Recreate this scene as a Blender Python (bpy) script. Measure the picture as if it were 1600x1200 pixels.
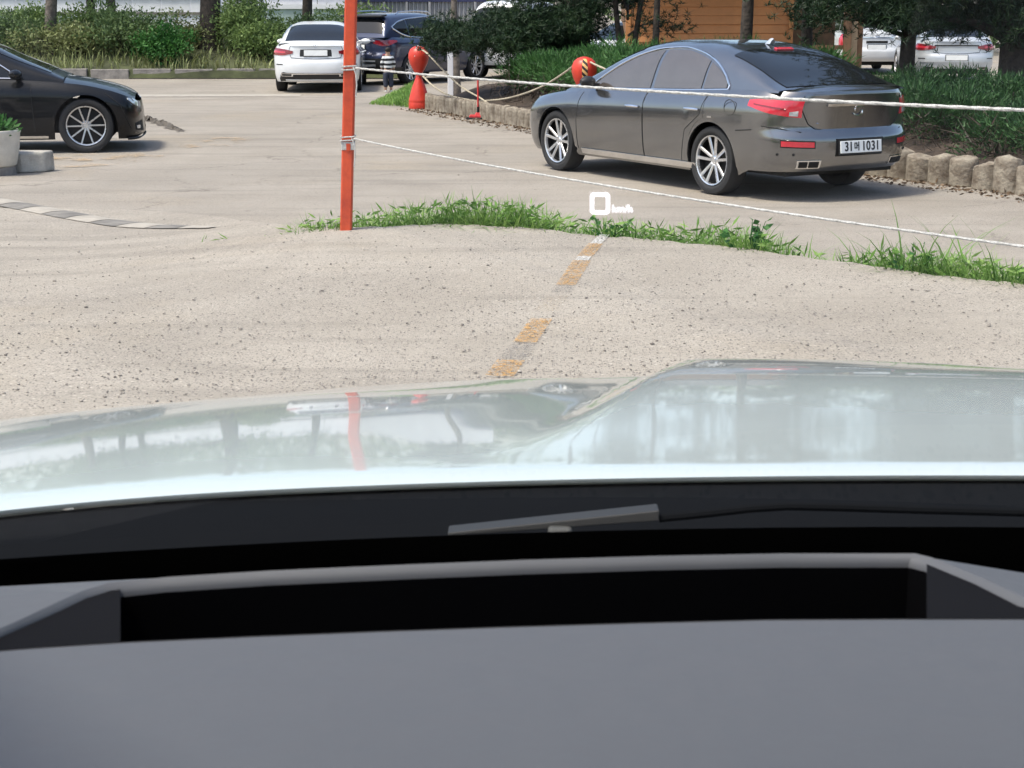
import bpy, bmesh, math, random
import numpy as np
from mathutils import Vector, Matrix

for o in list(bpy.data.objects):
    bpy.data.objects.remove(o, do_unlink=True)
scene = bpy.context.scene
COL = scene.collection
random.seed(7)
rng = np.random.default_rng(11)

# ------------------------------------------------------------------ camera
F, CAMZ = 2600.0, 1.88                     # focal length in photo pixels, lens height above the lower road
PITCH = math.atan(600.0 / F)
cd = bpy.data.cameras.new('camera')
cam = bpy.data.objects.new('camera', cd)
COL.objects.link(cam)
cam.location = (0, 0, CAMZ)
cam.rotation_euler = (math.pi / 2 - PITCH, 0, 0)
cd.sensor_fit = 'HORIZONTAL'
cd.sensor_width = 36.0
cd.lens = 36.0 * F / 1600.0
cd.clip_start = 0.05
cd.clip_end = 2000
cd.dof.use_dof = True
cd.dof.focus_distance = 14.0
cd.dof.aperture_fstop = 36.0
scene.camera = cam

# ------------------------------------------------------------------ sky, sun, exposure
SUN_EL, SUN_AZ = math.radians(64), math.radians(-118)   # azimuth: from ahead (+Y) towards the right (+X)
world = bpy.data.worlds.new('World')
scene.world = world
world.use_nodes = True
wn, wl = world.node_tree.nodes, world.node_tree.links
sky = wn.new('ShaderNodeTexSky')
sky.sky_type = 'NISHITA'
sky.sun_disc = False
sky.sun_elevation = SUN_EL
sky.sun_rotation = SUN_AZ
sky.air_density = 1.0
sky.dust_density = 3.0
sky.ozone_density = 0.5
wn['Background'].inputs['Strength'].default_value = 0.15
wl.new(sky.outputs['Color'], wn['Background'].inputs['Color'])
sd = bpy.data.lights.new('sun', 'SUN')
sd.energy = 2.4
sd.angle = math.radians(9)
sd.color = (1.0, 0.94, 0.83)
sun = bpy.data.objects.new('sun', sd)
COL.objects.link(sun)
sdir = Vector((math.sin(SUN_AZ) * math.cos(SUN_EL), math.cos(SUN_AZ) * math.cos(SUN_EL), math.sin(SUN_EL)))
sun.rotation_euler = sdir.to_track_quat('Z', 'Y').to_euler()
sun.location = (0, 0, 40)
scene.view_settings.view_transform = 'Standard'
scene.view_settings.look = 'None'
scene.view_settings.exposure = 0.84
scene.view_settings.gamma = 1.0
scene.view_settings.use_curve_mapping = False
scene.render.engine = 'CYCLES'
scene.cycles.use_denoising = True
scene.cycles.max_bounces = 5
scene.cycles.diffuse_bounces = 2
scene.cycles.glossy_bounces = 3
scene.cycles.transmission_bounces = 2
scene.cycles.transparent_max_bounces = 8
scene.cycles.use_adaptive_sampling = True
scene.cycles.adaptive_threshold = 0.02


# ------------------------------------------------------------------ helpers
SP, CP = math.sin(PITCH), math.cos(PITCH)


def at(u, v, z=0.0):
    """ground point seen at a photo pixel on the level plane z"""
    a, b = (u - 800) / F, (600 - v) / F
    t = (z - CAMZ) / (-SP + b * CP)
    return Vector((t * a, t * (CP + b * SP), z))


def aty(u, v, y):
    """point seen at a photo pixel, y metres ahead"""
    a, b = (u - 800) / F, (600 - v) / F
    t = y / (CP + b * SP)
    return Vector((t * a, y, CAMZ + t * (-SP + b * CP)))


def lerp(a, b, t):
    return a + (b - a) * t


def sstep(t):
    t = min(1.0, max(0.0, t))
    return t * t * (3 - 2 * t)


def pchip(pts):
    xs = np.array([p[0] for p in pts], float)
    ys = np.array([p[1] for p in pts], float)
    if xs[0] > xs[-1]:
        xs, ys = xs[::-1], ys[::-1]
    h = np.diff(xs)
    d = np.diff(ys) / h
    m = np.zeros(len(xs))
    m[0], m[-1] = d[0], d[-1]
    for i in range(1, len(xs) - 1):
        if d[i - 1] * d[i] > 0:
            w1, w2 = 2 * h[i] + h[i - 1], h[i] + 2 * h[i - 1]
            m[i] = (w1 + w2) / (w1 / d[i - 1] + w2 / d[i])

    def f(x):
        if x <= xs[0]:
            return float(ys[0])
        if x >= xs[-1]:
            return float(ys[-1])
        i = int(np.searchsorted(xs, x) - 1)
        t = (x - xs[i]) / h[i]
        return float((2 * t**3 - 3 * t**2 + 1) * ys[i] + (t**3 - 2 * t**2 + t) * h[i] * m[i]
                     + (-2 * t**3 + 3 * t**2) * ys[i + 1] + (t**3 - t**2) * h[i] * m[i + 1])
    return f


class MB:
    """collects shapes and links them as one mesh object"""

    def __init__(self):
        self.v, self.f = [], []

    def add(self, vs, fs):
        n = len(self.v)
        self.v.extend([tuple(p) for p in vs])
        self.f.extend([tuple(i + n for i in q) for q in fs])
        return self

    def grid(self, rows, close=False, flip=False):
        nr, nc = len(rows), len(rows[0])
        vs = [p for r in rows for p in r]
        fs = []
        for i in range(nr - 1):
            for j in range(nc if close else nc - 1):
                k = (j + 1) % nc
                q = (i * nc + j, i * nc + k, (i + 1) * nc + k, (i + 1) * nc + j)
                fs.append(q[::-1] if flip else q)
        return self.add(vs, fs)

    def box(self, c, s, rot=None, taper=1.0):
        hx, hy, hz = s[0] / 2, s[1] / 2, s[2] / 2
        vs = []
        for z in (-1, 1):
            k = 1.0 if z < 0 else taper
            for x, y in ((-1, -1), (1, -1), (1, 1), (-1, 1)):
                p = Vector((x * hx * k, y * hy * k, z * hz))
                if rot is not None:
                    p = rot @ p
                vs.append(p + Vector(c))
        return self.add(vs, [(3, 2, 1, 0), (4, 5, 6, 7), (0, 1, 5, 4), (1, 2, 6, 5), (2, 3, 7, 6), (3, 0, 4, 7)])

    def tube(self, pts, r, n=8, caps=True):
        pts = [Vector(p) for p in pts]
        rs = r if isinstance(r, (list, tuple)) else [r] * len(pts)
        rows = []
        ref = None
        for i, p in enumerate(pts):
            d = pts[min(i + 1, len(pts) - 1)] - pts[max(i - 1, 0)]
            d.normalize()
            if ref is None:
                ref = Vector((0, 0, 1)) if abs(d.z) < 0.9 else Vector((1, 0, 0))
            a = d.cross(ref)
            if a.length < 1e-6:
                a = d.orthogonal()
            a.normalize()
            b = d.cross(a)
            ref = -b if False else ref
            rows.append([p + (a * math.cos(k * 2 * math.pi / n) + b * math.sin(k * 2 * math.pi / n)) * rs[i] for k in range(n)])
        n0 = len(self.v)
        self.grid(rows, close=True)
        if caps:
            self.f.append(tuple(n0 + k for k in range(n))[::-1])
            self.f.append(tuple(n0 + (len(rows) - 1) * n + k for k in range(n)))
        return self

    def lathe(self, prof, n=24, axis='Z', c=(0, 0, 0), jitter=None):
        rows = []
        for r, h in prof:
            row = []
            for k in range(n):
                a = 2 * math.pi * k / n
                x, y = r * math.cos(a), r * math.sin(a)
                if axis == 'Z':
                    p = (c[0] + x, c[1] + y, c[2] + h)
                else:
                    p = (c[0] + x, c[1] + h, c[2] + y)
                row.append(p)
            rows.append(row)
        return self.grid(rows, close=True, flip=(axis != 'Z'))

    def poly(self, pts):
        n = len(self.v)
        self.v.extend([tuple(p) for p in pts])
        self.f.append(tuple(range(n, n + len(pts))))
        return self

    def build(self, name, mat, parent=None, smooth=False, bevel=0.0, seg=2, angle=40):
        me = bpy.data.meshes.new(name)
        me.from_pydata(self.v, [], self.f)
        me.materials.append(mat)
        me.update()
        o = bpy.data.objects.new(name, me)
        COL.objects.link(o)
        o.parent = parent
        if smooth:
            me.polygons.foreach_set('use_smooth', [True] * len(me.polygons))
            if angle < 180:
                bm = bmesh.new()
                bm.from_mesh(me)
                ca = math.radians(angle)
                for e in bm.edges:
                    if len(e.link_faces) == 2 and e.calc_face_angle(0) > ca:
                        e.smooth = False
                bm.to_mesh(me)
                bm.free()
        if bevel > 0:
            md = o.modifiers.new('bevel', 'BEVEL')
            md.width = bevel
            md.segments = seg
            md.limit_method = 'ANGLE'
            md.angle_limit = math.radians(35)
        return o


def fast(name, V, T, mat, parent=None, smooth=False):
    """one mesh object from numpy arrays of points and triangles"""
    me = bpy.data.meshes.new(name)
    V = np.asarray(V, np.float32)
    T = np.asarray(T, np.int32)
    k = T.shape[1]
    me.vertices.add(len(V))
    me.vertices.foreach_set('co', V.ravel())
    me.loops.add(T.size)
    me.loops.foreach_set('vertex_index', T.ravel())
    me.polygons.add(len(T))
    me.polygons.foreach_set('loop_start', np.arange(0, T.size, k, dtype=np.int32))
    me.polygons.foreach_set('loop_total', np.full(len(T), k, np.int32))
    if smooth:
        me.polygons.foreach_set('use_smooth', np.ones(len(T), bool))
    me.materials.append(mat)
    me.update(calc_edges=True)
    o = bpy.data.objects.new(name, me)
    COL.objects.link(o)
    o.parent = parent
    return o


def empty(name, loc=(0, 0, 0), rz=0.0):
    o = bpy.data.objects.new(name, None)
    COL.objects.link(o)
    o.location = loc
    o.rotation_euler = (0, 0, rz)
    o.empty_display_size = 0.2
    return o


def tag(o, label=None, cat=None, group=None, kind=None):
    if label:
        o['label'] = label
    if cat:
        o['category'] = cat
    if group:
        o['group'] = group
    if kind:
        o['kind'] = kind
    return o


def share(name, src, parent, loc=(0, 0, 0), rot=(0, 0, 0), scale=(1, 1, 1)):
    o = bpy.data.objects.new(name, src.data)
    for m in src.modifiers:
        md = o.modifiers.new(m.name, m.type)
        if m.type == 'BEVEL':
            md.width, md.segments, md.limit_method, md.angle_limit = m.width, m.segments, m.limit_method, m.angle_limit
    COL.objects.link(o)
    o.parent = parent
    o.location, o.rotation_euler, o.scale = loc, rot, scale
    return o


def text_mesh(name, body, size, mat, parent, loc, rot, extrude=0.001, align='CENTER', sx=1.0, shear=0.0, bold=0.0):
    cu = bpy.data.curves.new(name, 'FONT')
    cu.body = body
    cu.size = size
    cu.extrude = extrude
    cu.align_x = align
    cu.align_y = 'CENTER'
    cu.offset = bold
    cu.shear = shear
    tmp = bpy.data.objects.new(name + '_source', cu)
    COL.objects.link(tmp)
    dg = bpy.context.evaluated_depsgraph_get()
    dg.update()
    me = bpy.data.meshes.new_from_object(tmp.evaluated_get(dg))
    bpy.data.objects.remove(tmp, do_unlink=True)
    bpy.data.curves.remove(cu)
    me.materials.clear()
    me.materials.append(mat)
    me.name = name
    o = bpy.data.objects.new(name, me)
    COL.objects.link(o)
    o.parent = parent
    o.location, o.rotation_euler, o.scale = loc, rot, (sx, 1, 1)
    return o


# ------------------------------------------------------------------ materials
def new_mat(name):
    m = bpy.data.materials.new(name)
    m.use_nodes = True
    nt = m.node_tree
    return m, nt, nt.nodes, nt.links, nt.nodes['Principled BSDF']


def pm(name, col, rough=0.5, metal=0.0, coat=0.0, var=0.12, scale=6.0, bump=0.0, bscale=60.0, dark=None, spec=0.5, coords='Object', dust=0.0):
    """principled material with noise in colour, roughness and relief"""
    m, nt, N, L, b = new_mat(name)
    tc = N.new('ShaderNodeTexCoord')
    nz = N.new('ShaderNodeTexNoise')
    nz.inputs['Scale'].default_value = scale
    nz.inputs['Detail'].default_value = 6
    nz.inputs['Roughness'].default_value = 0.65
    L.new(tc.outputs[coords], nz.inputs['Vector'])
    mx = N.new('ShaderNodeMix')
    mx.data_type = 'RGBA'
    c2 = dark if dark is not None else tuple(c * (1 - 2.2 * var) for c in col)
    c1 = tuple(min(1, c * (1 + var)) for c in col)
    mx.inputs[6].default_value = (*c2, 1)
    mx.inputs[7].default_value = (*c1, 1)
    rp = N.new('ShaderNodeMapRange')
    rp.inputs['From Min'].default_value = 0.28
    rp.inputs['From Max'].default_value = 0.68
    L.new(nz.outputs['Fac'], rp.inputs['Value'])
    L.new(rp.outputs['Result'], mx.inputs[0])
    L.new(mx.outputs[2], b.inputs['Base Color'])
    rr = N.new('ShaderNodeMapRange')
    rr.inputs['To Min'].default_value = max(0.02, rough * 0.85)
    rr.inputs['To Max'].default_value = min(1, rough * 1.15 + dust)
    L.new(nz.outputs['Fac'], rr.inputs['Value'])
    L.new(rr.outputs['Result'], b.inputs['Roughness'])
    b.inputs['Metallic'].default_value = metal
    b.inputs['Specular IOR Level'].default_value = spec
    if coat:
        b.inputs['Coat Weight'].default_value = coat
        b.inputs['Coat Roughness'].default_value = 0.04
    if bump:
        n2 = N.new('ShaderNodeTexNoise')
        n2.inputs['Scale'].default_value = bscale
        n2.inputs['Detail'].default_value = 5
        L.new(tc.outputs[coords], n2.inputs['Vector'])
        bp = N.new('ShaderNodeBump')
        bp.inputs['Strength'].default_value = bump
        bp.inputs['Distance'].default_value = 0.02
        L.new(n2.outputs['Fac'], bp.inputs['Height'])
        L.new(bp.outputs['Normal'], b.inputs['Normal'])
    return m


def leaf_mat(name, c_dark, c_mid, c_light, rough=0.55, trans=0.25):
    m, nt, N, L, b = new_mat(name)
    gi = N.new('ShaderNodeNewGeometry')
    tc = N.new('ShaderNodeTexCoord')
    nz = N.new('ShaderNodeTexNoise')
    nz.inputs['Scale'].default_value = 1.7
    nz.inputs['Detail'].default_value = 3
    L.new(tc.outputs['Object'], nz.inputs['Vector'])
    ad = N.new('ShaderNodeMath')
    ad.operation = 'MULTIPLY_ADD'
    ad.inputs[1].default_value = 0.55
    L.new(gi.outputs['Random Per Island'], ad.inputs[0])
    ms = N.new('ShaderNodeMath')
    ms.operation = 'MULTIPLY_ADD'
    ms.inputs[1].default_value = 1.3
    ms.inputs[2].default_value = -0.42
    L.new(nz.outputs['Fac'], ms.inputs[0])
    L.new(ms.outputs[0], ad.inputs[2])
    cr = N.new('ShaderNodeValToRGB')
    e = cr.color_ramp.elements
    e[0].position, e[0].color = 0.1, (*c_dark, 1)
    e[1].position, e[1].color = 0.95, (*c_light, 1)
    k = e.new(0.5)
    k.color = (*c_mid, 1)
    L.new(ad.outputs[0], cr.inputs['Fac'])
    L.new(cr.outputs['Color'], b.inputs['Base Color'])
    b.inputs['Roughness'].default_value = rough
    b.inputs['Specular IOR Level'].default_value = 0.3
    if trans:
        tr = N.new('ShaderNodeBsdfTranslucent')
        L.new(cr.outputs['Color'], tr.inputs['Color'])
        mx = N.new('ShaderNodeMixShader')
        mx.inputs[0].default_value = trans
        L.new(b.outputs[0], mx.inputs[1])
        L.new(tr.outputs[0], mx.inputs[2])
        L.new(mx.outputs[0], N['Material Output'].inputs['Surface'])
    return m


def emit_mat(name, col, strength):
    m, nt, N, L, b = new_mat(name)
    b.inputs['Base Color'].default_value = (*col, 1)
    b.inputs['Emission Color'].default_value = (*col, 1)
    b.inputs['Emission Strength'].default_value = strength
    return m


def ground_mat(name, c_lo, c_hi, stain, spot=(0.07, 0.06, 0.055), density=0.5, sand=None, cracks=0.0):
    """worn concrete with exposed aggregate: blotches, dark and pale stones, fine grit"""
    m, nt, N, L, b = new_mat(name)
    tc = N.new('ShaderNodeTexCoord')

    def noise(scale, detail=5, rough=0.6, dist=0.0):
        n = N.new('ShaderNodeTexNoise')
        n.inputs['Scale'].default_value = scale
        n.inputs['Detail'].default_value = detail
        n.inputs['Roughness'].default_value = rough
        n.inputs['Distortion'].default_value = dist
        L.new(tc.outputs['Object'], n.inputs['Vector'])
        return n.outputs['Fac']

    def rng_(x, a, c, d=0.0, e=1.0):
        n = N.new('ShaderNodeMapRange')
        for k, v in (('From Min', a), ('From Max', c), ('To Min', d), ('To Max', e)):
            n.inputs[k].default_value = v
        L.new(x, n.inputs['Value'])
        return n.outputs['Result']

    def mix(f, a, c, mode='MIX'):
        n = N.new('ShaderNodeMix')
        n.data_type = 'RGBA'
        n.blend_type = mode
        for inp, val in ((0, f), (6, a), (7, c)):
            if isinstance(val, (int, float)):
                n.inputs[inp].default_value = val
            elif isinstance(val, tuple):
                n.inputs[inp].default_value = (*val, 1)
            else:
                L.new(val, n.inputs[inp])
        return n.outputs[2]

    def mul(a, c, op='MULTIPLY'):
        n = N.new('ShaderNodeMath')
        n.operation = op
        for i, val in enumerate((a, c)):
            if isinstance(val, (int, float)):
                n.inputs[i].default_value = val
            else:
                L.new(val, n.inputs[i])
        return n.outputs[0]

    col = mix(rng_(noise(0.9, 6), 0.3, 0.7), c_lo, c_hi)
    col = mix(mul(rng_(noise(0.22, 5, 0.6, 0.6), 0.5, 0.72), 0.7), col, stain)
    if sand is not None:
        col = mix(mul(rng_(noise(0.35, 4, 0.55, 0.3), 0.55, 0.75), 0.8), col, sand)
    mp = N.new('ShaderNodeMapping')
    mp.inputs['Rotation'].default_value = (0, 0, math.radians(-24))
    mp.inputs['Scale'].default_value = (0.28, 2.6, 1.0)
    L.new(tc.outputs['Object'], mp.inputs['Vector'])
    tn = N.new('ShaderNodeTexNoise')
    tn.inputs['Scale'].default_value = 1.0
    tn.inputs['Detail'].default_value = 5
    tn.inputs['Distortion'].default_value = 0.4
    L.new(mp.outputs[0], tn.inputs['Vector'])
    col = mix(mul(rng_(tn.outputs['Fac'], 0.52, 0.68), 0.42), col, tuple(c * 0.72 for c in stain))
    col = mix(rng_(noise(260, 3), 0.3, 0.75, 0.0, 0.22), col, (0.12, 0.1, 0.09))
    spots = None
    heights = None
    lowf = rng_(noise(0.7, 4), 0.32, 0.66, 0.35, 1.0)
    for sc, thr, rad in ((34.0, 0.90, 0.32), (60.0, 0.66, 0.38), (105.0, 0.56, 0.46)):
        vo = N.new('ShaderNodeTexVoronoi')
        vo.inputs['Scale'].default_value = sc
        dn = N.new('ShaderNodeTexNoise')
        dn.inputs['Scale'].default_value = sc * 1.3
        L.new(tc.outputs['Object'], dn.inputs['Vector'])
        vm = N.new('ShaderNodeVectorMath')
        vm.operation = 'MULTIPLY_ADD'
        vm.inputs[1].default_value = (0.5 / sc,) * 3
        L.new(dn.outputs['Color'], vm.inputs[0])
        L.new(tc.outputs['Object'], vm.inputs[2])
        L.new(vm.outputs[0], vo.inputs['Vector'])
        sp = N.new('ShaderNodeSeparateColor')
        L.new(vo.outputs['Color'], sp.inputs[0])
        msk = mul(rng_(vo.outputs['Distance'], rad, rad * 0.55), rng_(sp.outputs[0], thr, thr + 0.06))
        msk = mul(mul(msk, lowf), density * 2.0)
        cl = N.new('ShaderNodeClamp')
        L.new(msk, cl.inputs[0])
        msk = cl.outputs[0]
        shade = mix(sp.outputs[1], spot, tuple(min(1, s * 3.2) for s in spot))
        col = mix(msk, col, shade)
        pale = mul(rng_(vo.outputs['Distance'], rad, rad * 0.5), rng_(sp.outputs[2], 0.82, 0.88))
        col = mix(mul(pale, 0.5), col, (0.62, 0.56, 0.48))
        heights = msk if heights is None else mul(heights, msk, 'ADD')
    if cracks:
        vo = N.new('ShaderNodeTexVoronoi')
        vo.feature = 'DISTANCE_TO_EDGE'
        vo.inputs['Scale'].default_value = 0.45
        nd = N.new('ShaderNodeTexNoise')
        nd.inputs['Scale'].default_value = 1.8
        nd.inputs['Detail'].default_value = 6
        L.new(tc.outputs['Object'], nd.inputs['Vector'])
        vm = N.new('ShaderNodeVectorMath')
        vm.operation = 'MULTIPLY_ADD'
        vm.inputs[1].default_value = (0.9,) * 3
        L.new(nd.outputs['Color'], vm.inputs[0])
        L.new(tc.outputs['Object'], vm.inputs[2])
        L.new(vm.outputs[0], vo.inputs['Vector'])
        col = mix(mul(mul(rng_(vo.outputs['Distance'], 0.012, 0.003), cracks), rng_(noise(0.5), 0.45, 0.6)), col, (0.1, 0.085, 0.07))
    L.new(col, b.inputs['Base Color'])
    b.inputs['Roughness'].default_value = 0.9
    b.inputs['Specular IOR Level'].default_value = 0.25
    bp = N.new('ShaderNodeBump')
    bp.inputs['Strength'].default_value = 0.5
    bp.inputs['Distance'].default_value = 0.006
    hh = mul(mul(heights, -0.6), noise(120, 4), 'ADD')
    L.new(hh, bp.inputs['Height'])
    L.new(bp.outputs['Normal'], b.inputs['Normal'])
    return m


def worn_paint(name, col, keep=0.5, scale=9.0):
    """paint that has partly worn off: gaps follow a noise"""
    m, nt, N, L, b = new_mat(name)
    tc = N.new('ShaderNodeTexCoord')
    nz = N.new('ShaderNodeTexNoise')
    nz.inputs['Scale'].default_value = scale
    nz.inputs['Detail'].default_value = 8
    nz.inputs['Roughness'].default_value = 0.7
    L.new(tc.outputs['Object'], nz.inputs['Vector'])
    r = N.new('ShaderNodeMapRange')
    r.inputs['From Min'].default_value = 0.62 - 0.3 * keep
    r.inputs['From Max'].default_value = 0.70 - 0.3 * keep + 0.1
    L.new(nz.outputs['Fac'], r.inputs['Value'])
    n2 = N.new('ShaderNodeTexNoise')
    n2.inputs['Scale'].default_value = 3.0
    L.new(tc.outputs['Object'], n2.inputs['Vector'])
    mx = N.new('ShaderNodeMix')
    mx.data_type = 'RGBA'
    mx.inputs[6].default_value = (*[c * 0.7 for c in col], 1)
    mx.inputs[7].default_value = (*col, 1)
    L.new(n2.outputs['Fac'], mx.inputs[0])
    L.new(mx.outputs[2], b.inputs['Base Color'])
    b.inputs['Roughness'].default_value = 0.8
    tr = N.new('ShaderNodeBsdfTransparent')
    ms = N.new('ShaderNodeMixShader')
    L.new(r.outputs['Result'], ms.inputs[0])
    L.new(tr.outputs[0], ms.inputs[1])
    L.new(b.outputs[0], ms.inputs[2])
    L.new(ms.outputs[0], N['Material Output'].inputs['Surface'])
    return m


def pane_mat(name, tint=(0.96, 0.98, 0.97)):
    """thin clear glass: lets light straight through, reflects by angle"""
    m, nt, N, L, b = new_mat(name)
    N.remove(b)
    tr = N.new('ShaderNodeBsdfTransparent')
    tr.inputs['Color'].default_value = (*tint, 1)
    gl = N.new('ShaderNodeBsdfGlossy')
    gl.inputs['Roughness'].default_value = 0.02
    fr = N.new('ShaderNodeFresnel')
    fr.inputs['IOR'].default_value = 1.35
    ms = N.new('ShaderNodeMixShader')
    L.new(fr.outputs[0], ms.inputs[0])
    L.new(tr.outputs[0], ms.inputs[1])
    L.new(gl.outputs[0], ms.inputs[2])
    L.new(ms.outputs[0], N['Material Output'].inputs['Surface'])
    return m


M = {}
M['slab'] = ground_mat('beige_aggregate_concrete', (0.305, 0.272, 0.225), (0.39, 0.352, 0.297), (0.25, 0.225, 0.19), density=0.85, sand=(0.345, 0.29, 0.21))
M['road'] = ground_mat('worn_grey_beige_road', (0.275, 0.245, 0.205), (0.35, 0.315, 0.268), (0.235, 0.212, 0.18), density=0.6, sand=(0.33, 0.28, 0.21), cracks=0.5)
M['concrete'] = pm('grey_concrete', (0.42, 0.39, 0.34), 0.9, var=0.2, scale=5, bump=0.5, bscale=40)
M['concrete_dirty'] = pm('stained_concrete', (0.30, 0.265, 0.21), 0.9, var=0.15, scale=9, bump=0.7, bscale=30, dark=(0.10, 0.07, 0.048))
M['kerb'] = pm('old_kerb_stone', (0.24, 0.22, 0.2), 0.9, var=0.25, scale=4, bump=0.6, bscale=25)
M['soil'] = pm('dark_leaf_litter', (0.06, 0.042, 0.03), 0.95, var=0.35, scale=9, bump=1.0, bscale=30)
M['gray_paint'] = pm('grey_metallic_paint', (0.235, 0.235, 0.24), 0.18, metal=0.9, coat=1.0, var=0.05, scale=2.0)
M['black_paint'] = pm('black_car_paint', (0.004, 0.0045, 0.006), 0.4, coat=0.55, spec=0.1, var=0.05, scale=2.0)
M['white_paint'] = pm('white_car_paint', (0.72, 0.73, 0.74), 0.35, coat=1.0, var=0.03, scale=2.0)
M['silver_white'] = pm('silver_white_paint', (0.55, 0.57, 0.59), 0.35, metal=0.35, coat=1.0, var=0.04, scale=2.0)
M['navy_paint'] = pm('navy_car_paint', (0.022, 0.032, 0.075), 0.3, metal=0.4, coat=1.0, var=0.05, scale=2.0)
M['tint'] = pm('tinted_glass', (0.010, 0.011, 0.012), 0.03, var=0.05, spec=0.5)
M['tint_warm'] = pm('tinted_side_glass', (0.25, 0.215, 0.19), 0.03, metal=0.75, var=0.04, spec=1.0)
M['rubber'] = pm('tyre_rubber', (0.02, 0.02, 0.021), 0.8, var=0.2, scale=20, bump=0.2)
M['black_plastic'] = pm('black_plastic', (0.018, 0.018, 0.019), 0.55, var=0.15, scale=12)
M['seam'] = pm('dark_gap', (0.008, 0.008, 0.008), 0.8, var=0.05)
M['chrome'] = pm('chrome', (0.75, 0.75, 0.76), 0.12, metal=1.0, var=0.05)
M['alloy'] = pm('machined_alloy', (0.72, 0.72, 0.73), 0.28, metal=0.85, var=0.06, scale=12)
M['alloy_dark'] = pm('dark_alloy', (0.014, 0.014, 0.015), 0.45, metal=0.5, var=0.1)
M['red_lens'] = pm('red_lamp_lens', (0.60, 0.03, 0.05), 0.10, coat=1.0, var=0.12, scale=9)
M['red_dark'] = pm('deep_red_lens', (0.22, 0.008, 0.015), 0.12, coat=1.0, var=0.1, scale=9)
M['clear_lens'] = pm('clear_lamp_lens', (0.62, 0.64, 0.66), 0.1, coat=1.0, metal=0.4, var=0.25, scale=14)
M['plate'] = pm('plate_white', (0.78, 0.79, 0.78), 0.4, var=0.04)
M['ink'] = pm('plate_ink', (0.012, 0.012, 0.014), 0.5, var=0.05)
M['orange'] = pm('orange_red_painted_steel', (0.58, 0.075, 0.022), 0.5, var=0.12, scale=7, bump=0.15, dark=(0.40, 0.045, 0.018))
M['red_plastic'] = pm('red_orange_plastic', (0.60, 0.045, 0.022), 0.42, var=0.08, scale=6, dark=(0.45, 0.03, 0.016))
M['red_stand'] = pm('red_stand_plastic', (0.55, 0.03, 0.03), 0.5, var=0.12)
M['white_rope'] = pm('white_rope', (0.62, 0.61, 0.58), 0.85, var=0.2, scale=40, bump=0.8, bscale=150)
M['tan_rope'] = pm('tan_rope', (0.55, 0.48, 0.36), 0.9, var=0.2, scale=40, bump=0.8, bscale=150)
M['bark'] = pm('pine_bark', (0.055, 0.043, 0.034), 0.95, var=0.35, scale=12, bump=1.0, bscale=22)
M['bark_grey'] = pm('grey_bark', (0.15, 0.125, 0.105), 0.95, var=0.3, scale=10, bump=1.0, bscale=22)
M['pine'] = leaf_mat('pine_needles', (0.008, 0.018, 0.009), (0.018, 0.04, 0.018), (0.045, 0.085, 0.03), trans=0.15)
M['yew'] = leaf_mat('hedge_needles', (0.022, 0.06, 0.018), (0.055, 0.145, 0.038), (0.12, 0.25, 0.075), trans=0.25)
M['yew_shaded'] = leaf_mat('shaded_hedge_needles', (0.014, 0.036, 0.012), (0.032, 0.085, 0.026), (0.07, 0.155, 0.05), trans=0.2)  # needles darkened in colour for the shade under the pines
M['bush'] = leaf_mat('bush_leaves', (0.075, 0.12, 0.04), (0.16, 0.24, 0.075), (0.29, 0.38, 0.135), trans=0.3)
M['bush_dark'] = leaf_mat('dark_bush_leaves', (0.05, 0.085, 0.035), (0.105, 0.165, 0.06), (0.19, 0.27, 0.10), trans=0.25)
M['dry'] = leaf_mat('dry_brush', (0.11, 0.115, 0.045), (0.18, 0.21, 0.08), (0.30, 0.33, 0.14), trans=0.2)
M['grass'] = leaf_mat('grass_blades', (0.06, 0.13, 0.024), (0.155, 0.30, 0.055), (0.34, 0.46, 0.15), trans=0.3)
M['weed'] = leaf_mat('weed_leaves', (0.02, 0.075, 0.018), (0.045, 0.15, 0.03), (0.09, 0.22, 0.05), trans=0.25)
M['siding'] = pm('orange_stained_siding', (0.55, 0.235, 0.08), 0.6, var=0.12, scale=1.3, bump=0.2, bscale=12)
M['timber'] = pm('brown_timber', (0.22, 0.12, 0.06), 0.7, var=0.2, scale=4)
M['timber_pale'] = pm('pale_timber', (0.42, 0.30, 0.18), 0.7, var=0.15, scale=4)
M['roofing'] = pm('dark_roofing', (0.05, 0.045, 0.045), 0.85, var=0.2)
M['wall_white'] = pm('white_panel', (0.80, 0.80, 0.82), 0.7, var=0.06, scale=2)
M['wall_green'] = pm('pale_green_panel', (0.42, 0.52, 0.48), 0.6, var=0.12, scale=1.2)
M['wall_grey'] = pm('grey_corrugated_sheet', (0.40, 0.39, 0.39), 0.55, metal=0.2, var=0.08, scale=2)
M['navy_sign'] = pm('dark_blue_band', (0.03, 0.035, 0.10), 0.5, var=0.1)
M['hood'] = pm('pale_pearl_paint', (0.53, 0.575, 0.555), 0.24, metal=0.1, coat=1.0, var=0.02, scale=2)
M['dash'] = pm('grey_soft_dashboard', (0.078, 0.080, 0.088), 0.66, var=0.015, scale=60, bump=0.05, bscale=1500)
M['dash_dark'] = pm('black_dashboard_recess', (0.0025, 0.0025, 0.003), 0.95, var=0.1, spec=0.02)
M['cheek'] = pm('shaded_recess_cheek', (0.008, 0.008, 0.0095), 0.95, var=0.05, spec=0.03)  # pad grey darkened in colour for the shade on the sloping cheeks
M['cowl'] = pm('dark_grey_cowl', (0.0045, 0.005, 0.006), 0.85, var=0.08, scale=9, spec=0.06)
M['frit'] = pm('black_glass_edge', (0.002, 0.002, 0.002), 0.9, var=0.1, spec=0.03)
M['pane'] = pane_mat('windscreen_glass')
M['hud'] = emit_mat('head_up_light', (0.93, 0.9, 1.0), 0.9)
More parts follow.
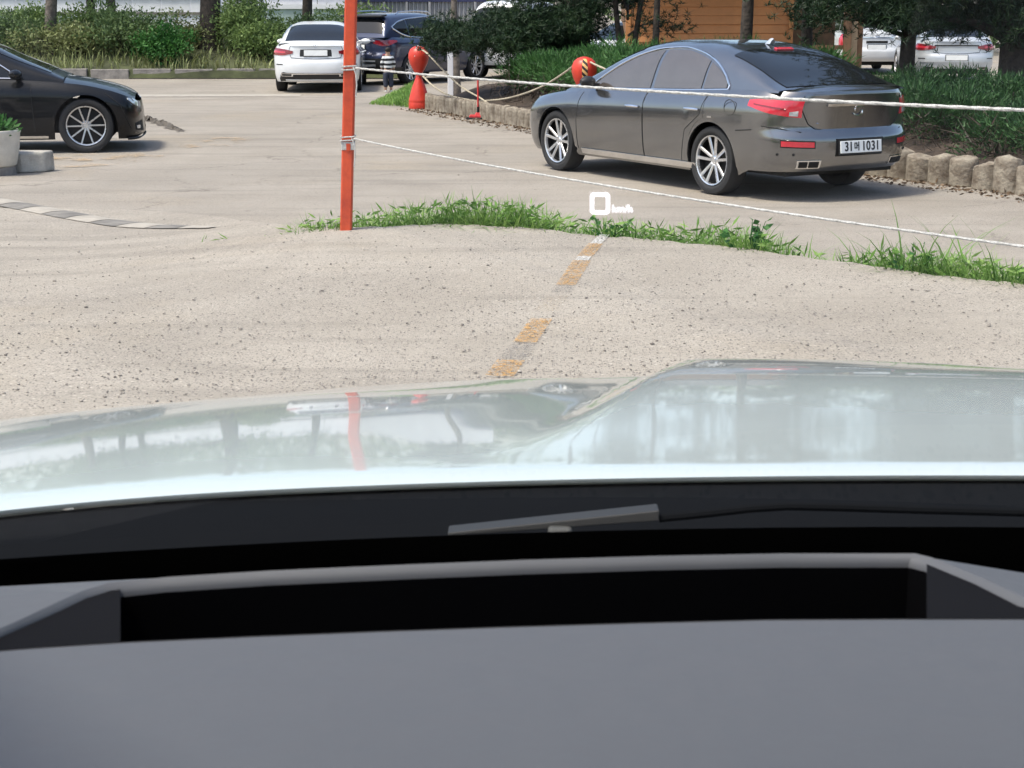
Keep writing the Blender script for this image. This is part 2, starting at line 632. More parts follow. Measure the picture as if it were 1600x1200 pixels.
M['yellow'] = worn_paint('worn_yellow_paint', (0.58, 0.30, 0.055), 0.54, 60)
M['yellow_old'] = worn_paint('faded_yellow_paint', (0.50, 0.36, 0.16), 0.25, 80)
M['white_line'] = worn_paint('worn_white_paint', (0.70, 0.69, 0.66), 0.62, 70)
M['dark_line'] = worn_paint('worn_dark_paint', (0.13, 0.125, 0.13), 0.4, 70)
M['hump_light'] = pm('pale_hump_rubber', (0.36, 0.325, 0.275), 0.8, var=0.12, scale=6)
M['hump_dark'] = pm('dark_hump_rubber', (0.19, 0.175, 0.155), 0.85, var=0.2, scale=6)
M['skin'] = pm('skin', (0.45, 0.27, 0.19), 0.55, var=0.05)
M['hair'] = pm('dark_hair', (0.015, 0.012, 0.011), 0.6, var=0.2)
M['denim'] = pm('dark_trousers', (0.035, 0.042, 0.065), 0.85, var=0.2)
M['shoe'] = pm('pale_shoe', (0.5, 0.48, 0.45), 0.6, var=0.1)
M['pot'] = pm('white_stone_planter', (0.60, 0.56, 0.49), 0.75, var=0.1, scale=6, bump=0.2)
M['hose'] = pm('speckled_hose', (0.10, 0.09, 0.085), 0.7, var=0.5, scale=35)
M['dirt_edge'] = pm('broken_asphalt_edge', (0.10, 0.085, 0.07), 0.95, var=0.3, scale=14, bump=1.0, bscale=30)
M['sand'] = worn_paint('loose_sand', (0.50, 0.36, 0.21), 0.35, 2.2)
M['pink'] = pm('pink_stripe', (0.55, 0.12, 0.32), 0.5, var=0.1)


def stripe_mat(name, ca, cb, period, axis=2, diag=0.0, wave=0.0):
    m, nt, N, L, b = new_mat(name)
    tc = N.new('ShaderNodeTexCoord')
    sp = N.new('ShaderNodeSeparateXYZ')
    L.new(tc.outputs['Object'], sp.inputs[0])
    a = N.new('ShaderNodeMath')
    a.operation = 'MULTIPLY_ADD'
    a.inputs[1].default_value = diag
    L.new(sp.outputs[0], a.inputs[0])
    L.new(sp.outputs[axis], a.inputs[2])
    src = a.outputs[0]
    if wave:
        nz = N.new('ShaderNodeTexNoise')
        nz.inputs['Scale'].default_value = 6.0
        L.new(tc.outputs['Object'], nz.inputs['Vector'])
        a2 = N.new('ShaderNodeMath')
        a2.operation = 'MULTIPLY_ADD'
        a2.inputs[1].default_value = wave
        L.new(nz.outputs['Fac'], a2.inputs[0])
        L.new(src, a2.inputs[2])
        src = a2.outputs[0]
    d = N.new('ShaderNodeMath')
    d.operation = 'DIVIDE'
    d.inputs[1].default_value = period
    L.new(src, d.inputs[0])
    f = N.new('ShaderNodeMath')
    f.operation = 'FRACT'
    L.new(d.outputs[0], f.inputs[0])
    g = N.new('ShaderNodeMath')
    g.operation = 'GREATER_THAN'
    g.inputs[1].default_value = 0.5
    L.new(f.outputs[0], g.inputs[0])
    mx = N.new('ShaderNodeMix')
    mx.data_type = 'RGBA'
    mx.inputs[6].default_value = (*ca, 1)
    mx.inputs[7].default_value = (*cb, 1)
    L.new(g.outputs[0], mx.inputs[0])
    L.new(mx.outputs[2], b.inputs['Base Color'])
    b.inputs['Roughness'].default_value = 0.7
    return m


M['striped_top'] = stripe_mat('striped_shirt', (0.015, 0.015, 0.018), (0.72, 0.72, 0.72), 0.095, wave=0.04)
M['hazard'] = stripe_mat('yellow_black_stripes', (0.02, 0.02, 0.02), (0.62, 0.45, 0.08), 0.16, diag=0.9)
M['hazard_tape'] = stripe_mat('orange_black_tape', (0.02, 0.015, 0.015), (0.75, 0.42, 0.15), 0.09, diag=0.9)


# ------------------------------------------------------------------ ground: lower road and the raised slab the car stands on
SLAB = 0.25
edge_px = [(380, 364), (450, 361), (560, 356), (640, 352), (720, 351), (820, 356), (940, 368), (1100, 381), (1250, 400), (1400, 421), (1600, 446)]
edge_w = [at(u, v, SLAB) for u, v in edge_px]
edge_f = pchip([(p.x, p.y) for p in edge_w])
XL = edge_w[0].x


def edge_y(x):
    if x > edge_w[-1].x:
        return edge_w[-1].y - 0.75 * (x - edge_w[-1].x)
    if x < XL:
        return edge_w[0].y - 0.1 * (x - XL)
    return edge_f(x)


def left_part(x):
    return sstep((XL + 0.95 - x) / 2.5)


def slab_end(x):
    return edge_y(x) + 3.2 * left_part(x)


def H(x, y):
    """height of the slab the parked car stands on; at the left it runs down into the road"""
    ll = left_part(x)
    e = edge_y(x)
    s = sstep((y - (e - 4.5)) / 7.7)
    lip = 0.025 * sstep((y - (e - 1.6)) / 1.6) * (1 - ll)
    return max(0.004, SLAB * (1 - ll * s) + lip * 0.0)


def ground_sheet():
    g = MB()
    xs = sorted(set(list(np.linspace(-40, 40, 41)) + [-900, -300, -120, 120, 300, 900]))
    ys = sorted(set(list(np.linspace(-10, 70, 41)) + [-300, -60, 120, 300, 1500]))
    g.grid([[(x, y, 0.0) for x in xs] for y in ys])
    o = g.build('road', M['road'])
    tag(o, kind='structure')
    return o


road = ground_sheet()

sl = MB()
xs = np.concatenate([np.linspace(-14, -4, 30), np.linspace(-3.9, 4.2, 160), np.linspace(4.3, 12, 20)])
rows = []
NR = 46
for x in xs:
    e = slab_end(x) + (0.03 * math.sin(9.1 * x) + 0.025 * math.sin(23.7 * x + 1) + 0.02 * math.sin(41 * x)) * (1 - left_part(x))
    rows.append([(x, lerp(-4.0, e, (j / NR) ** 0.75), H(x, lerp(-4.0, e, (j / NR) ** 0.75)) + 0.002 * math.sin(1.7 * x + 0.5 * j * 0.4)) for j in range(NR + 1)]
                + [(x, e + 0.012, H(x, e) - 0.02 if left_part(x) < 0.5 else -0.02), (x, e + 0.03, -0.05)])
sl.grid(rows, flip=True)
slab = sl.build('concrete_slab', M['slab'], smooth=True, angle=50)
tag(slab, kind='structure')


def on_slab(u, v):
    """point of the slab surface seen at a photo pixel"""
    z = SLAB
    for _ in range(30):
        p = at(u, v, z)
        z = 0.5 * z + 0.5 * H(p.x, p.y)
    p = at(u, v, z)
    return p


def ribbon(name, pts, width, mat, parent, lift=0.006, n=6, zf=None):
    """flat painted strip along a polyline, following the ground"""
    zf = zf or H
    m = MB()
    rows = []
    P = [Vector(p) for p in pts]
    for i, p in enumerate(P):
        d = (P[min(i + 1, len(P) - 1)] - P[max(0, i - 1)])
        d.z = 0
        d.normalize()
        s = Vector((-d.y, d.x, 0))
        w = width[i] if isinstance(width, (list, tuple)) else width
        rows.append([(p.x + s.x * w * k, p.y + s.y * w * k, zf(p.x + s.x * w * k, p.y + s.y * w * k) + lift) for k in np.linspace(-0.5, 0.5, n)])
    m.grid(rows, flip=True)
    return m.build(name, mat, parent)


def seg_pts(a, b, n=8):
    return [tuple(lerp(Vector(a), Vector(b), t)) for t in np.linspace(0, 1, n)]


# worn yellow line running over the slab towards the camera
line_px = [((945, 368), (930, 383), 'white_line', 0.075), ((931, 382), (914, 402), 'yellow', 0.10), ((914, 402), (909, 409), 'white_line', 0.085),
           ((909, 409), (884, 447), 'yellow', 0.115), ((883, 448), (876, 459), 'dark_line', 0.115),
           ((872, 464), (856, 488), 'yellow_old', 0.13), ((846, 500), (820, 537), 'yellow', 0.115), ((819, 538), (800, 564), 'dark_line', 0.12),
           ((799, 565), (780, 590), 'yellow', 0.13)]
for (a, b, mk, w) in line_px:
    pa, pb = on_slab(*a), on_slab(*b)
    ribbon('line_marking', seg_pts(pa, pb, 9), w, M[mk], slab, lift=0.009)

# loose sand by the kerb and along the slab
for (px, wid) in (([(75, 262), (150, 250), (230, 240)], 1.5), ([(300, 232), (380, 215)], 0.9)):
    P = [at(u, v, 0) for u, v in px]
    Q = [tuple(lerp(P[i], P[i + 1], t)) for i in range(len(P) - 1) for t in np.linspace(0, 1, 8)]
    ws = [wid * math.sin(math.pi * (i + 0.6) / (len(Q) + 0.2)) ** 0.6 for i in range(len(Q))]
    ribbon('sand_patch', Q, ws, M['sand'], road, lift=0.012, zf=lambda x, y: 0.0)

# low hump strip across the way at the left: alternating pale and dark lengths
a, b = on_slab(-130, 291), on_slab(335, 356)
NS = 13
for i in range(NS):
    t0, t1 = i / NS, (i + 1) / NS - 0.004
    m = MB()
    rows = []
    d = (b - a).normalized()
    s = Vector((-d.y, d.x, 0))
    for t in np.linspace(t0, t1, 5):
        p = lerp(a, b, t)
        w = 0.15 * (1.0 if t < 0.75 else lerp(1.0, 0.25, (t - 0.75) / 0.25))
        rows.append([(p.x + s.x * k * w, p.y + s.y * k * w, H(p.x + s.x * k * w, p.y + s.y * k * w) + 0.008 + 0.014 * (1 - k * k) * min(1, 3 * (1 - t))) for k in np.linspace(-1, 1, 9)])
    m.grid(rows, flip=True)
    m.build('hump_segment', M['hump_dark' if i % 2 else 'hump_light'], slab, smooth=True)

# far edge of the road: pale gutter strip, dark joint, then kerb stones
g0, g1 = at(-260, 151), at(470, 149)
ribbon('gutter_strip', seg_pts(g0, g1, 12), 0.75, M['hump_light'], road, lift=0.005, zf=lambda x, y: 0.0)
ribbon('gutter_joint', seg_pts(at(-260, 153.5), at(590, 152.5), 12), 0.16, M['dark_line'], road, lift=0.009, zf=lambda x, y: 0.0)

# ragged broken edge of the asphalt beside the black car
m = MB()
ed = [at(215, 186), at(235, 188), at(252, 194), at(270, 201), at(287, 205)]
pts = [tuple(lerp(ed[i], ed[i + 1], t)) for i in range(len(ed) - 1) for t in np.linspace(0, 1, 7)]
rows = []
for i, p in enumerate(pts):
    j = lambda s: random.uniform(-s, s)
    fade = min(1, (len(pts) - i) / 8, (i + 2) / 6)
    rows.append([(p[0] + j(.03), p[1] + 0.15 + j(.05), 0.004), (p[0] + j(.03), p[1] + 0.08 + j(.06), (0.045 + j(.015)) * fade + 0.004),
                 (p[0] + j(.03), p[1] - 0.05 + j(.06), (0.06 + j(.02)) * fade + 0.004), (p[0] + j(.04), p[1] - 0.12 + j(.08), 0.003), (p[0] + j(.05), p[1] - 0.2 + j(.06), 0.003)])
m.grid(rows)
m.build('broken_edge', M['dirt_edge'], road)

# loose stones on the slab and road
ico = [(0, 0, 1), (0.9, 0, 0.45), (0.28, 0.85, 0.45), (-0.72, 0.53, 0.45), (-0.72, -0.53, 0.45), (0.28, -0.85, 0.45), (0.7, 0.5, 0), (-0.3, 0.85, 0), (-0.9, 0, 0), (-0.3, -0.85, 0), (0.7, -0.5, 0)]
icf = [(0, 1, 2), (0, 2, 3), (0, 3, 4), (0, 4, 5), (0, 5, 1), (1, 6, 2), (2, 7, 3), (3, 8, 4), (4, 9, 5), (5, 10, 1), (2, 6, 7), (3, 7, 8), (4, 8, 9), (5, 9, 10), (1, 10, 6)]
icv, icf = np.array(ico, float), np.array(icf)
V, T = [], []
k = 0
while k < 2600:
    u, v = rng.uniform(-40, 1640), 250 + 390 * rng.random() ** 0.8
    p = on_slab(u, v)
    if p.y > slab_end(p.x) - 0.05:
        if rng.random() < 0.85:
            continue
        p = at(u, v, 0)
    r = rng.choice([0.005, 0.007, 0.010, 0.014], p=[0.6, 0.3, 0.09, 0.01])
    a = rng.uniform(0, 6.28)
    R = np.array([[math.cos(a), -math.sin(a), 0], [math.sin(a), math.cos(a), 0], [0, 0, 1]])
    vv = (icv * rng.uniform(0.75, 1.25, icv.shape) * [r, r * rng.uniform(0.6, 1), r * rng.uniform(0.4, 0.8)]) @ R.T + [p.x, p.y, p.z + 0.004]
    T.append(icf + k * len(icv))
    V.append(vv)
    k += 1
st = fast('loose_stones', np.concatenate(V), np.concatenate(T), leaf_mat('stone_mix', (0.10, 0.09, 0.082), (0.21, 0.185, 0.16), (0.42, 0.38, 0.33), rough=0.9, trans=0))
tag(st, 'small loose stones scattered over the beige concrete', 'stones', kind='stuff')


# ------------------------------------------------------------------ cars
def make_wheel_meshes(key, R, rim_r, style, tw=0.22):
    """tyre, rim and inner barrel of one wheel, axis along y, outer face towards +y"""
    h = tw / 2
    ty = MB().lathe([(rim_r - 0.004, -h * 0.75), (rim_r + 0.02, -h * 0.95), (R - 0.05, -h), (R - 0.012, -h * 0.9), (R, -h * 0.6), (R, h * 0.6), (R - 0.012, h * 0.9),
                     (R - 0.05, h), (rim_r + 0.022, h * 0.95), (rim_r + 0.004, h * 0.78), (rim_r - 0.012, h * 0.55)], 40, 'Y')
    barrel = MB().lathe([(0.001, h * 0.25), (rim_r * 0.93, h * 0.12), (rim_r * 0.97, h * 0.6), (rim_r * 0.99, h * 0.72)], 32, 'Y')
    barrel.lathe([(0.001, -h * 0.6), (rim_r * 0.9, -h * 0.6)], 24, 'Y')
    rim = MB().lathe([(rim_r * 0.935, h * 0.60), (rim_r * 0.955, h * 0.86), (rim_r * 1.0, h * 0.90), (rim_r * 1.015, h * 0.80)], 40, 'Y')
    n = {'twin5': 5, 'spoke10': 10, 'multi': 5}[style]

    def spoke(a0, a1, r0, r1, w0, w1, y0, y1, th=0.02):
        p0 = Vector((r0 * math.cos(a0), y0, r0 * math.sin(a0)))
        p1 = Vector((r1 * math.cos(a1), y1, r1 * math.sin(a1)))
        d = (p1 - p0).normalized()
        s = d.cross(Vector((0, 1, 0))).normalized()
        vs = []
        for p, w in ((p0, w0), (p1, w1)):
            for sx, dy in ((-1, 0), (1, 0), (0.6, th * 0.6), (-0.6, th * 0.6)):
                vs.append(p + s * sx * w / 2 + Vector((0, dy, 0)))
        rim.add(vs, [(0, 1, 5, 4), (1, 2, 6, 5), (2, 3, 7, 6), (3, 0, 4, 7), (0, 3, 2, 1), (4, 5, 6, 7)])
    for k in range(n):
        a = 2 * math.pi * k / n + 0.31
        if style == 'spoke10':
            spoke(a, a + 0.10, 0.03, rim_r * 0.95, 0.026, 0.022, h * 0.55, h * 0.72)
        else:
            for s in (-1, 1):
                spoke(a + s * 0.30, a + s * 0.235, 0.05, rim_r * 0.95, 0.030, 0.036, h * 0.50, h * 0.72)
    rim.lathe([(0.001, h * 0.66), (0.028, h * 0.66), (0.034, h * 0.55), (0.06, h * 0.48), (0.065, h * 0.3)], 20, 'Y')
    out = {}
    for nm, mb, mt in (('wheel', barrel, 'alloy_dark'), ('tyre', ty, 'rubber'), ('rim', rim, 'alloy')):
        o = mb.build(nm, M[mt], None, smooth=True, angle=35)
        out[nm] = o.data
        bpy.data.objects.remove(o)
    return out


class Car:
    def __init__(self, name, label, cat, S, origin, heading, group=None):
        self.S = S
        self.root = empty(name, origin, math.atan2(heading[1], heading[0]))
        tag(self.root, label, cat, group)
        self.wb = S['wb']
        self.zs = pchip(S['shoulder'])
        self.zc = pchip(S['deck'])
        self.zr = pchip(S['roof'])
        self.Wp = pchip(S['plan'])
        self.xr = pchip(S['rear'])          # z -> x
        self.xf = pchip(S['front'])
        self.XR0, self.XF0 = S.get('xr0', -0.46), self.wb + S.get('xf0', 0.44)
        self.sec = pchip(S.get('sec', [(0, .925), (.10, .955), (.32, .988), (.58, 1.0), (.80, .992), (.93, .965), (1, .925)]))
        self.zb = S.get('rocker', 0.20)
        self.tumble = S.get('tumble', 0.36)
        self.m = S.get('m', 4.5)
        self.nr, self.nf = S.get('nr', 2.9), S.get('nf', 2.5)
        self.build()

    # ---- body surface: u in 0..1 rear corner, 1..2 flank, 2..3 front corner
    def S_(self, u, z, off=0.0):
        def P(u, z):
            if u < 1:
                th = u * math.pi / 2
                xr = self.xr(z)
                x = self.XR0 - (self.XR0 - xr) * max(0, math.cos(th)) ** (2 / self.nr)
                E = max(0, math.sin(th)) ** (2 / self.nr)
            elif u <= 2:
                x = lerp(self.XR0, self.XF0, u - 1)
                E = 1
            else:
                th = (3 - u) * math.pi / 2
                xf = self.xf(z)
                x = self.XF0 + (xf - self.XF0) * max(0, math.cos(th)) ** (2 / self.nf)
                E = max(0, math.sin(th)) ** (2 / self.nf)
            top = self.zs(x)
            tz = (z - self.zb) / max(0.05, top - self.zb)
            return Vector((x, self.Wp(x) * self.sec(min(1, max(0, tz))) * E, z))
        p = P(u, z)
        if off:
            e = 1e-3
            du = P(min(3, u + e), z) - P(max(0, u - e), z)
            dz = P(u, z + e) - P(u, z - e)
            n = du.cross(dz)
            if n.length > 1e-12:
                n.normalize()
                if n.x * (p.x - 1.2) + n.y * p.y < 0:
                    n = -n
                p = p + n * off
        return p

    def u_of_x(self, x, z=0.7):
        if x < self.XR0:
            k = (self.XR0 - x) / max(1e-6, self.XR0 - self.xr(z))
            return math.acos(min(1, k) ** (self.nr / 2)) / (math.pi / 2)
        if x > self.XF0:
            k = (x - self.XF0) / max(1e-6, self.xf(z) - self.XF0)
            return 3 - math.acos(min(1, k) ** (self.nf / 2)) / (math.pi / 2)
        return 1 + (x - self.XR0) / (self.XF0 - self.XR0)

    def bottom(self, x):
        S = self.S
        zb = self.zb
        if x < -0.3:
            zb = lerp(self.zb, S.get('rear_bottom', 0.27), sstep((-0.3 - x) / 0.3))
        if x > self.wb + 0.3:
            zb = lerp(self.zb, S.get('front_bottom', 0.20), sstep((x - self.wb - 0.3) / 0.3))
        R = S['arch']
        for cx in (0, self.wb):
            d = abs(x - cx)
            if d < R:
                zb = max(zb, S['wr'] + math.sqrt(R * R - d * d))
        return zb

    def both(self, name, mb, mat, parent=None, smooth=True, angle=40, label=None):
        """build a left-side mesh and its mirror image as two objects"""
        res = []
        for s in (1, -1):
            m = MB()
            m.v = [(x, y * s, z) for x, y, z in mb.v]
            m.f = [q if s > 0 else q[::-1] for q in mb.f]
            o = m.build(name, M[mat], parent or self.root, smooth=smooth, angle=angle)
            res.append(o)
        return res

    def patch(self, u0, u1, zlo, zhi, off, nu=14, nz=5, skirt=0.012):
        """raised patch on the body between two height curves given over u"""
        m = MB()
        flo = zlo if callable(zlo) else (lambda u: zlo)
        fhi = zhi if callable(zhi) else (lambda u: zhi)
        rows = []
        for j in range(-1, nz + 2):
            t = min(1, max(0, j / nz))
            o_ = off if 0 <= j <= nz else off - skirt
            row = []
            for i in range(0 if u0 == 0 else -1, nu + 2):
                u = lerp(u0, u1, min(1, max(0, i / nu)))
                oo = o_ if 0 <= i <= nu else off - skirt
                row.append(self.S_(u, lerp(flo(u), fhi(u), t), oo))
            rows.append(row)
        m.grid(rows)
        return m

    # ---- greenhouse
    def gh(self, x, phi, off=0.0):
        zs, zr = self.zs(x) - 0.012, self.zr(x)
        h = max(0.0, zr - zs)
        c, s = max(0, math.cos(phi)) ** (2 / self.m), max(0, math.sin(phi)) ** (2 / self.m)
        yb = self.Wp(x) * self.sec(1) * self.S.get('ghw', 0.985)
        return Vector((x, c * (yb - self.tumble * h * s), zs + h * s))

    def gh_side(self, x, z, off=0.006):
        zs, zr = self.zs(x) - 0.012, self.zr(x)
        h = max(0.02, zr - zs)
        s = min(0.999, max(0, (z - zs) / h))
        c = (1 - s ** self.m) ** (1 / self.m)
        yb = self.Wp(x) * self.sec(1) * self.S.get('ghw', 0.985)
        return Vector((x, c * (yb - self.tumble * h * s) + off, z))

    def side_glass(self, x0, x1, zlo, zhi, n=14, k=7, off=0.006):
        m = MB()
        rows = []
        for j in range(k + 1):
            rows.append([self.gh_side(x, lerp(zlo(x), zhi(x), j / k), off) for x in np.linspace(x0, x1, n)])
        m.grid(rows)
        return m

    def top_patch(self, x0, x1, edge, off, nx=16, nq=16):
        """patch on windscreen, rear window or roof; edge(x) is the angle where it starts at the side"""
        m = MB()
        rows = []
        for x in np.linspace(x0, x1, nx):
            e = edge(x) if callable(edge) else edge
            row = []
            for q in np.linspace(e, math.pi - e, nq):
                ph = q if q <= math.pi / 2 else math.pi - q
                p = self.gh(x, ph)
                if q > math.pi / 2:
                    p.y = -p.y
                d = 0.01
                sl = (self.zr(x + d) - self.zr(x - d)) / (2 * d)
                nrm = Vector((-sl, 0, 1)).normalized()
                row.append(p + nrm * off)
            rows.append(row)
        m.grid(rows, flip=True)
        return m

    def build(self):
        S, root = self.S, self.root
        paint = S['paint']
        # columns of the lower body, dense round the wheel arches
        xs = set(np.linspace(self.XR0, self.XF0, 60))
        for cx in (0, self.wb):
            for a in np.linspace(0, math.pi, 29):
                xs.add(cx + S['arch'] * math.cos(a) * 0.99999)
            for s in (-1, 1):
                xs.add(cx + s * (S['arch'] + 0.004))
        us = list(np.linspace(0, 1, 22)[:-1]) + [1 + (x - self.XR0) / (self.XF0 - self.XR0) for x in sorted(xs)] + list(np.linspace(2, 3, 20)[1:])
        body = MB()
        NZ = 22
        cols = []
        for u in us:
            x0 = self.S_(u, 0.6).x
            zb = self.bottom(x0)
            zt = self.zs(self.S_(u, self.zs(x0)).x)
            cols.append([self.S_(u, zb, -0.03)] + [self.S_(u, lerp(zb, zt, j / NZ)) for j in range(NZ + 1)])
        for s in (1, -1):
            body.grid([[(p.x, p.y * s, p.z) for p in c] for c in cols], flip=(s > 0))
        # deck: bonnet, cowl and boot between the two shoulder lines
        xa, xb = self.xr(self.zs(S['rear'][-1][1])), self.xf(self.zs(S['front'][-1][1]))
        xa = self.S_(0, self.zs(self.xr(9))).x
        xb = self.S_(3, self.zs(self.xf(9))).x
        st = [xa + (xb - xa) * (0.5 - 0.5 * math.cos(t)) for t in np.linspace(0, math.pi, 90)]
        rows = []
        for x in st:
            zt = self.zs(x)
            w = self.S_(self.u_of_x(x, zt), zt).y
            zc = lerp(zt, max(self.zc(x), zt - 0.02), sstep((x - xa) / 0.16))
            row = []
            for k in np.linspace(-1, 1, 21):
                row.append((x, k * w, zt + (zc - zt) * (1 - abs(k) ** 2.6)))
            rows.append(row)
        body.grid(rows, flip=True)
        body.build('body', M[paint], root, smooth=True, angle=38)
        # cabin shell
        gx0, gx1 = S['roof'][0][0], S['roof'][-1][0]
        dense = np.linspace(gx0, gx1, 400)
        zz = np.array([self.zr(x) for x in dense])
        arc = np.concatenate([[0], np.cumsum(np.hypot(np.diff(dense), np.diff(zz)))])
        gxs = np.interp(np.linspace(0, arc[-1], 64), arc, dense)
        cab = MB()
        cab.grid([[self.gh(x, p) for p in np.linspace(0, math.pi / 2, 22)] + [Vector((q.x, -q.y, q.z)) for q in [self.gh(x, p) for p in np.linspace(math.pi / 2, 0, 22)[1:]]] for x in gxs], flip=True)
        cab.build('cabin', M[S.get('cabin_paint', paint)], root, smooth=True, angle=50)
        # underbody and wheel wells
        ub = MB()
        ub.box(((self.xr(.5) + .12 + self.xf(.5) - .12) / 2, 0, 0.42), (self.xf(.5) - self.xr(.5) - .55, self.Wp(1.2) * 1.46, 0.36))
        ub.build('underbody', M['seam'], root)
        # wheels
        wm = S['wheels']
        for cx in (0, self.wb):
            for s in (1, -1):
                w = bpy.data.objects.new('wheel', wm['wheel'])
                COL.objects.link(w)
                w.parent = root
                w.location = (cx, s * S['track'], S['wr'])
                w.rotation_euler = (0, random.uniform(0, 6), 0 if s > 0 else math.pi)
                for nm in ('tyre', 'rim'):
                    c = bpy.data.objects.new(nm, wm[nm])
                    COL.objects.link(c)
                    c.parent = w
        # glass
        if 'glass' in S:
            for (x0, x1, lo, hi) in S['glass']:
                self.both('side_window', self.side_glass(x0, x1, pchip(lo), pchip(hi)), S.get('side_tint', 'tint_warm'))
        if 'trim' in S:
            lo, hi = pchip(S['trim'][0]), pchip(S['trim'][1])
            x0, x1 = S['trim'][0][0][0], S['trim'][0][-1][0]
            px = list(np.linspace(x0, x1, 26))
            loop = [self.gh_side(x, lo(x), 0.008) for x in px] + [self.gh_side(x, hi(x), 0.008) for x in px[::-1]]
            t = MB().tube(loop + [loop[0]], S.get('trim_r', 0.011), 6, caps=False)
            self.both('window_trim', t, 'chrome')
        if 'rear_glass' in S:
            x0, x1, e = S['rear_glass']
            self.top_patch(x0, x1, e, 0.006).build('rear_window', M['tint'], root, smooth=True)
        if 'windscreen' in S:
            x0, x1, e = S['windscreen']
            self.top_patch(x0, x1, e, 0.006).build('windscreen', M['tint'], root, smooth=True)
        # doors with seams and handles
        for (x0, x1, z0, hx, hz) in S.get('doors', []):
            u0, u1 = self.u_of_x(x0 + .006), self.u_of_x(x1 - .006)
            arch = lambda u: max(z0, self.bottom(lerp(self.XR0, self.XF0, u - 1)) + 0.05)
            top = lambda u: self.zs(lerp(self.XR0, self.XF0, u - 1)) - 0.03
            ds = self.both('door', self.patch(u0, u1, arch, top, 0.003, 14, 12, 0.006), paint, angle=60)
            for sgn, d in zip((1, -1), ds):
                hm = MB()
                c = self.S_(self.u_of_x(hx), hz)
                pts = [(hx - .10, (c.y + .012), hz), (hx - .08, c.y + .035, hz + .004), (hx, c.y + .042, hz + .006), (hx + .08, c.y + .035, hz + .004), (hx + .10, c.y + .012, hz)]
                hm.tube([(p[0], p[1] * sgn, p[2]) for p in pts], [.011, .014, .016, .014, .011], 8)
                hm.build('handle', M[S.get('handle', 'chrome')], d, smooth=True)
        for line in S.get('seams', []):
            pts = []
            for i in range(len(line) - 1):
                for t in np.linspace(0, 1, 9):
                    a, b = line[i], line[i + 1]
                    u, z = lerp(a[0], b[0], t), lerp(a[1], b[1], t)
                    pts.append(self.S_(u, z, 0.001))
            self.both('panel_gap', MB().tube(pts, 0.0055, 5), 'seam')
        for line in S.get('seams_x', []):
            pts = []
            for i in range(len(line) - 1):
                for t in np.linspace(0, 1, 9):
                    a, b = line[i], line[i + 1]
                    x, z = lerp(a[0], b[0], t), lerp(a[1], b[1], t)
                    pts.append(self.S_(self.u_of_x(x, z), z, 0.001))
            self.both('panel_gap', MB().tube(pts, 0.0055, 5), 'seam')
        # lamps, bumper pieces and other patches
        for (nm, u0, u1, lo, hi, off, mt) in S.get('patches', []):
            lof = pchip(lo) if isinstance(lo, list) else lo
            hif = pchip(hi) if isinstance(hi, list) else hi
            self.both(nm, self.patch(u0, u1, lof, hif, off, 16, 6), mt)
        for (nm, u1, lo, hi, off, mt) in S.get('rear_strips', []):      # right across the tail
            lof = pchip(lo) if isinstance(lo, list) else (lambda u, v=lo: v)
            hif = pchip(hi) if isinstance(hi, list) else (lambda u, v=hi: v)
            a = self.patch(0.0, u1, lof, hif, off, 14, 5)
            m = MB()
            m.v, m.f = list(a.v), list(a.f)
            m.add([(x, -y, z) for x, y, z in a.v], [q[::-1] for q in a.f])
            m.build(nm, M[mt], root, smooth=True)
        # plate
        if 'plate' in S:
            z, hw, txt = S['plate']
            p = self.S_(0, z)
            tilt = S.get('plate_tilt', 0.06)
            pl = MB().box((0, 0, 0), (0.012, hw * 2, S.get('plate_h', 0.115))).build('number_plate', M['plate'], root, bevel=0.004)
            pl.location = (p.x - 0.014, 0, z)
            pl.rotation_euler = (0, tilt, 0)
            fr = MB().box((0, 0, 0), (0.008, hw * 2 + .03, S.get('plate_h', 0.115) + .03)).build('plate_frame', M['black_plastic'], pl)
            fr.location = (0.008, 0, 0)
            if txt:
                for (s_, y_, sz, z_) in txt:
                    text_mesh('plate_character', s_, sz, M['ink'], pl, (-0.0075, -y_ if False else y_, z_), (math.pi / 2, 0, -math.pi / 2), 0.0012, sx=S.get('plate_sx', 0.9), bold=0.0025)
        # mirrors
        if 'mirror' in S:
            mx, mz = S['mirror']
            y0 = self.gh_side(mx, mz, 0).y
            mm = MB()
            rows = []
            for t in np.linspace(0, 1, 9):
                w = math.sin(math.pi * (0.12 + 0.82 * t)) ** 0.6
                yy = y0 + 0.055 + 0.20 * t
                rows.append([(mx + 0.02 - 0.05 * t + 0.075 * w * math.cos(q), yy, mz + 0.035 + 0.062 * w * math.sin(q)) for q in np.linspace(0, 2 * math.pi, 15)[:-1]])
            mm.grid(rows, close=True)
            mm.poly(rows[0][::-1])
            mm.poly(rows[-1])
            mm.box((mx + 0.02, y0 + 0.03, mz), (0.07, 0.10, 0.03))
            self.both('wing_mirror', mm, S.get('mirror_paint', paint))
        self.extra()

    def extra(self):
        pass


WH = {'twin5': make_wheel_meshes('a', 0.338, 0.245, 'twin5'), 'spoke10': make_wheel_meshes('b', 0.340, 0.245, 'spoke10'), 'multi': make_wheel_meshes('c', 0.335, 0.235, 'multi')}

